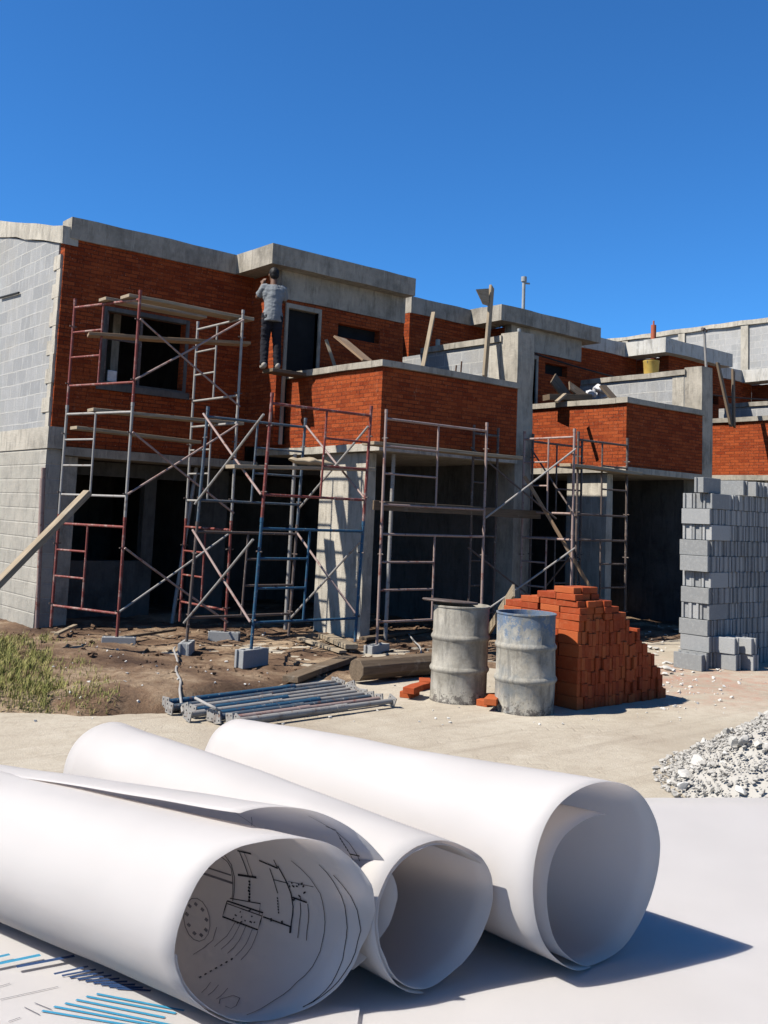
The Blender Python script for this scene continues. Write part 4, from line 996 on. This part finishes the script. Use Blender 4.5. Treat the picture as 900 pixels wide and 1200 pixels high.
# front roll
A0, A1 = (-.077, .953), (-.66, 1.355)
rimA = lambda p: .050*cs(p) - .003*abs(cs(p)) + .004*sn(p*2+40) + (.0025*sn(p*5)) + .0015*noise.noise(V((p*.09, 0, 0)))
ra, pta = roll('paper_roll', A0, A1, .083, .067, 187, 620, .035, rim=rimA, seed=1)
tag(ra, 'front paper roll printed inside with floor plan lines', 'paper roll', RG)
def ink(pt, path, w, m, parent, name='plan_line', off=-.0012):
    """a printed line: a thin strip laid on the inner face of the sheet; path in (angle, along) """
    P = []
    for (p0, v0), (p1, v1) in zip(path, path[1:]):
        n = max(1, int(max(abs(p1-p0)/5, abs(v1-v0)/.05)))
        P += [(p0+(p1-p0)*k/n, v0+(v1-v0)*k/n) for k in range(n)]
    P.append(path[-1]); mb = MB(); mb.keep = True; pts = [pt(p, v, off) for p, v in P]
    vs = []
    for i, q in enumerate(pts):
        t = (pts[min(i+1, len(pts)-1)]-pts[max(i-1, 0)]).normalized(); p, v = P[i]
        nn = (pt(p, v, -.02)-pt(p, v, 0)).normalized(); s = t.cross(nn).normalized()*w/2; vs += [q-s, q+s]
    mb.add(vs, [(2*i, 2*i+1, 2*i+3, 2*i+2) for i in range(len(pts)-1)])
    return mb
def inks(pt, jobs, m, parent, name):
    mb = MB(); mb.keep = True
    for path, w in jobs:
        q = ink(pt, path, w, m, parent); o = len(mb.v); mb.v += q.v; mb.f += [tuple(i+o for i in f) for f in q.f]
    return mb.build(name, m, parent)
LW = .0009
def inverse(pt, a0, a1, v1):
    """where a drawn point of the plan lies on the curved sheet, as (angle, along)"""
    G = []
    def pr(a, v):
        d = pt(a, v)-CAM; w = d.dot(fwd); return V((CX+FPX*d.dot(rt)/w, CY-FPX*d.dot(up)/w))
    na, nv = 70, 40
    for i in range(na+1):
        for k in range(nv+1):
            a, v = a0+(a1-a0)*i/na, v1*k/nv; G.append((pr(a, v), a, v))
    def inv(x, y):
        q = V((x, y)); b = min(G, key=lambda t: (t[0]-q).length); a, v = b[1], b[2]
        for _ in range(6):
            p = pr(a, v); da = (pr(a+.5, v)-p)/.5; dv = (pr(a, v+.004)-p)/.004; e = q-p; det = da.x*dv.y-da.y*dv.x
            if abs(det) < 1e-6: break
            a += max(-4, min(4, (e.x*dv.y-e.y*dv.x)/det)); v += max(-.04, min(.04, (da.x*e.y-da.y*e.x)/det))
            a = max(a0, min(a1, a)); v = max(.004, min(v1, v))
        return a, v
    return inv
ZX = lambda p: (180+p[0]/3.214, 950+p[1]/3.214)
def strokes(inv, lines):
    out = []
    for pts, w in lines: out.append(([inv(*ZX(p)) for p in pts], w))
    return out
invA = inverse(pta, 262, 462, .46)
LN_ = [([(585, 745), (650, 680), (690, 620), (715, 560), (728, 480), (728, 400), (710, 320), (680, 265), (625, 200)], LW), ([(585, 745), (632, 770)], LW*1.3),
       ([(632, 770), (710, 690), (750, 620), (775, 540), (783, 450), (770, 375), (745, 320), (680, 240)], LW),
       ([(290, 778), (380, 762), (460, 715), (540, 650), (600, 590), (630, 530), (645, 460), (645, 380), (630, 310), (590, 250), (520, 185)], LW*.8),
       ([(470, 205), (500, 260), (520, 310), (528, 360), (518, 460)], LW*1.7), ([(400, 185), (470, 215)], LW*2), ([(455, 182), (470, 215)], LW*1.4),
       ([(325, 150), (345, 200), (360, 245)], LW*1.3), ([(340, 150), (362, 205), (378, 250)], LW*.8), ([(318, 148), (370, 160)], LW*2.2), ([(320, 240), (390, 250)], LW*2.6),
       ([(255, 170), (280, 190), (295, 215), (300, 250), (298, 330)], LW), ([(270, 165), (295, 200), (308, 250), (300, 340)], LW),
       ([(440, 215), (455, 260), (470, 310)], LW*1.2), ([(455, 258), (510, 272)], LW*.9),
       ([(280, 340), (415, 385), (395, 450), (262, 400), (280, 340)], LW*1.7), ([(290, 330), (405, 350), (400, 392)], LW*1.1), ([(280, 350), (410, 397)], LW),
       ([(415, 400), (520, 438)], LW*1.6), ([(445, 405), (445, 418)], LW*2.4), ([(485, 415), (487, 428)], LW*2.4), ([(518, 438), (516, 462)], LW*2.4),
       ([(555, 345), (552, 420), (545, 480)], LW*.9), ([(583, 350), (585, 420), (578, 490)], LW*.9), ([(525, 325), (580, 345)], LW*1.8), ([(510, 265), (605, 285)], LW*.6)]
rn = random.Random(5)
for i in range(12): x, y = rn.uniform(512, 570), rn.uniform(265, 335); LN_.append(([(x, y), (x+rn.uniform(3, 9), y+rn.uniform(-8, 8))], LW*1.8))
for i in range(12): x, y = rn.uniform(300, 385), rn.uniform(375, 425); LN_.append(([(x, y), (x+rn.uniform(4, 10), y+rn.uniform(-6, 6))], LW*1.5))
for i in range(7): LN_.append(([(360+rn.uniform(-2, 2), 262+12*i), (366, 269+12*i)], LW*2.6))
for i in range(6): LN_.append(([(468+.8*i, 325+11*i), (470+.8*i, 332+11*i)], LW*1.5))
for i in range(7): LN_.append(([(172+20*i, 633-11.5*i), (180+20*i, 628.5-11.5*i)], LW*2.2))
inks(pta, strokes(invA, LN_), 'ink', ra, 'plan_lines')
LS_ = [([(180, 232), (300, 272)], LW*2.6), ([(195, 210), (295, 242)], LW*1.8), ([(240, 440), (225, 490), (190, 520), (150, 545)], LW),
       ([(180, 690), (215, 650)], LW*.8), ([(205, 700), (245, 660)], LW*.8), ([(235, 715), (280, 672)], LW*.8), ([(215, 735), (250, 715), (300, 700), (325, 710), (310, 740), (270, 752), (230, 745)], LW)]
for k, (a, b) in enumerate((((310, 420), (230, 515)), ((330, 425), (255, 525)), ((350, 435), (280, 540)), ((375, 445), (310, 550)), ((395, 455), (330, 565)))): LS_.append(([a, ((a[0]+b[0])/2+8, (a[1]+b[1])/2+6), b], LW*.8))
inks(pta, strokes(invA, LS_[3:7]), 'ink_soft', ra, 'plan_symbol'); inks(pta, strokes(invA, LS_[:3]+LS_[7:]), 'ink_soft', ra, 'plan_symbol'); LS_ = []
LS_.append(([(165+48*cs(t)+14*sn(t), 412+82*sn(t)-10*cs(t)) for t in range(0, 361, 24)], LW*.9))
for t in range(0, 360, 40): x, y = 165+36*cs(t)+10*sn(t), 412+60*sn(t); LS_.append(([(x-5, y-5), (x+5, y+5)], LW*3))
inks(pta, strokes(invA, LS_), 'ink_soft', ra, 'plan_symbol')
# the loose outer sheet wrapped over it
rimB_ = lambda p: .020*cs(p) + .004*sn(p*3)
rb_, ptb = roll('outer_sheet', (-.074, .985), (-.62, 1.350), .0865, .062, -50, 106, .02, parent=ra, ecc=(0, .07), rim=lambda p: .070*cs(p)-.024*max(0, sn(p))+.004*sn(p*3)+.0015*noise.noise(V((p*.09, 3, 0))), seed=4)
invB = inverse(ptb, -55, 106, .5)
LB_ = [([(585, 15), (640, 45), (690, 75), (740, 120), (780, 190), (810, 270), (825, 330), (822, 400)], LW), ([(650, 55), (690, 70)], LW*1.3), ([(690, 75), (715, 115), (745, 165), (768, 230), (788, 290), (800, 350)], LW*.9),
       ([(740, 160), (778, 168)], LW*1.6), ([(782, 288), (822, 294)], LW*2), ([(792, 300), (802, 355)], LW*.7), ([(801, 300), (811, 362)], LW*.7), ([(811, 300), (818, 370)], LW*.7), ([(310, 5), (390, 60)], LW*.7), ([(370, 20), (372, 58)], LW*.7)]
for i in range(5): LB_.append(([(703+7*i, 98+11*i), (707+7*i, 106+11*i)], LW*1.6))
for i in range(6): LB_.append(([(770+3.5*i, 190+14*i), (776+3.5*i, 200+14*i)], LW*2.4))
for i in range(5): LB_.append(([(714+3.5*i, 196+13*i), (716+3.5*i, 204+13*i)], LW*1.3))
for i in range(2): LB_.append(([(740+6*i, 284+9*i), (747+6*i, 290+9*i)], LW*2.5))
J = strokes(invB, LB_)
inks(ptb, J, 'ink', rb_, 'title_block')
# middle roll
rc, _ = roll('paper_roll', (.072, 1.03), (-.395, 1.53), .0725, .072, 40, 620, .055, rim=lambda p: .013*cs(p)+.005*sn(2*p)+.0015*noise.noise(V((p*.09, 5, 0))), seed=9)
tag(rc, 'plain white middle roll between the printed roll and the loose-lipped roll', 'paper roll', RG)
# right roll with a loose outer lip: the first turn is wide, the rest is wound tighter inside it
def profD(p):
    t = max(0, min(1, (150-p)/230)); return .995 - .20*t*t*(3-2*t) - (.03*(-80-p)/200 if p < -80 else 0)
rd, _ = roll('paper_roll', (.254, 1.090), (-.21, 1.61), 0.1005, .070, -275, 268, .19, prof=profD, rim=lambda p: .010*cs(p) - .012*max(0, min(1, (p-100)/170)) + .004*sn(p*2) - .014*max(0, min(1, (20-p)/120)), seed=13, wob=.0035)
tag(rd, 'rightmost white paper roll with a wide loose outer lip', 'paper roll', RG)

# ------------------------------------------------------------------ camera, light, sky
cd = bpy.data.cameras.new('Camera'); cam = bpy.data.objects.new('Camera', cd); COL.objects.link(cam); SC.camera = cam
cd.sensor_fit = 'HORIZONTAL'; cd.sensor_width = 36; cd.lens = FPX/900*36; cd.clip_start = .05; cd.clip_end = 3000
cd.shift_x = 0; cd.shift_y = -(600-CY)/900
m = Matrix((rt, up, -fwd)).transposed().to_4x4(); m.translation = CAM; cam.matrix_world = m
SUN = V((-.82, .29, 1.0)).normalized()
sd = bpy.data.lights.new('Sun', 'SUN'); sd.energy = 5.0; sd.angle = math.radians(.53); sd.color = (1, .95, .87)
so = bpy.data.objects.new('Sun', sd); COL.objects.link(so); so.rotation_euler = SUN.to_track_quat('Z', 'Y').to_euler(); so.location = (0, 0, 30)
w = bpy.data.worlds.new('World'); SC.world = w; w.use_nodes = True; nt = w.node_tree; nt.nodes.clear()
sky = nt.nodes.new('ShaderNodeTexSky'); sky.sky_type = 'NISHITA'; sky.sun_disc = False; sky.sun_elevation = math.asin(SUN.z); sky.sun_rotation = math.atan2(SUN.x, SUN.y)
sky.altitude = 1500; sky.air_density = 1.0; sky.dust_density = .3; sky.ozone_density = 3.0
hs = nt.nodes.new('ShaderNodeMix'); hs.data_type = 'RGBA'; hs.blend_type = 'MULTIPLY'; hs.inputs[0].default_value = 1; hs.inputs[7].default_value = (.40, 1.02, 1.58, 1)
bg = nt.nodes.new('ShaderNodeBackground'); bg.inputs['Strength'].default_value = .052; ow = nt.nodes.new('ShaderNodeOutputWorld')
nt.links.new(sky.outputs[0], hs.inputs[6]); nt.links.new(hs.outputs[2], bg.inputs[0]); nt.links.new(bg.outputs[0], ow.inputs[0])
SC.view_settings.view_transform = 'Standard'; SC.view_settings.look = 'None'; SC.view_settings.exposure = 1.1; SC.view_settings.gamma = 1
SC.cycles.max_bounces = 10; SC.cycles.diffuse_bounces = 5
SC.cycles.use_denoising = True
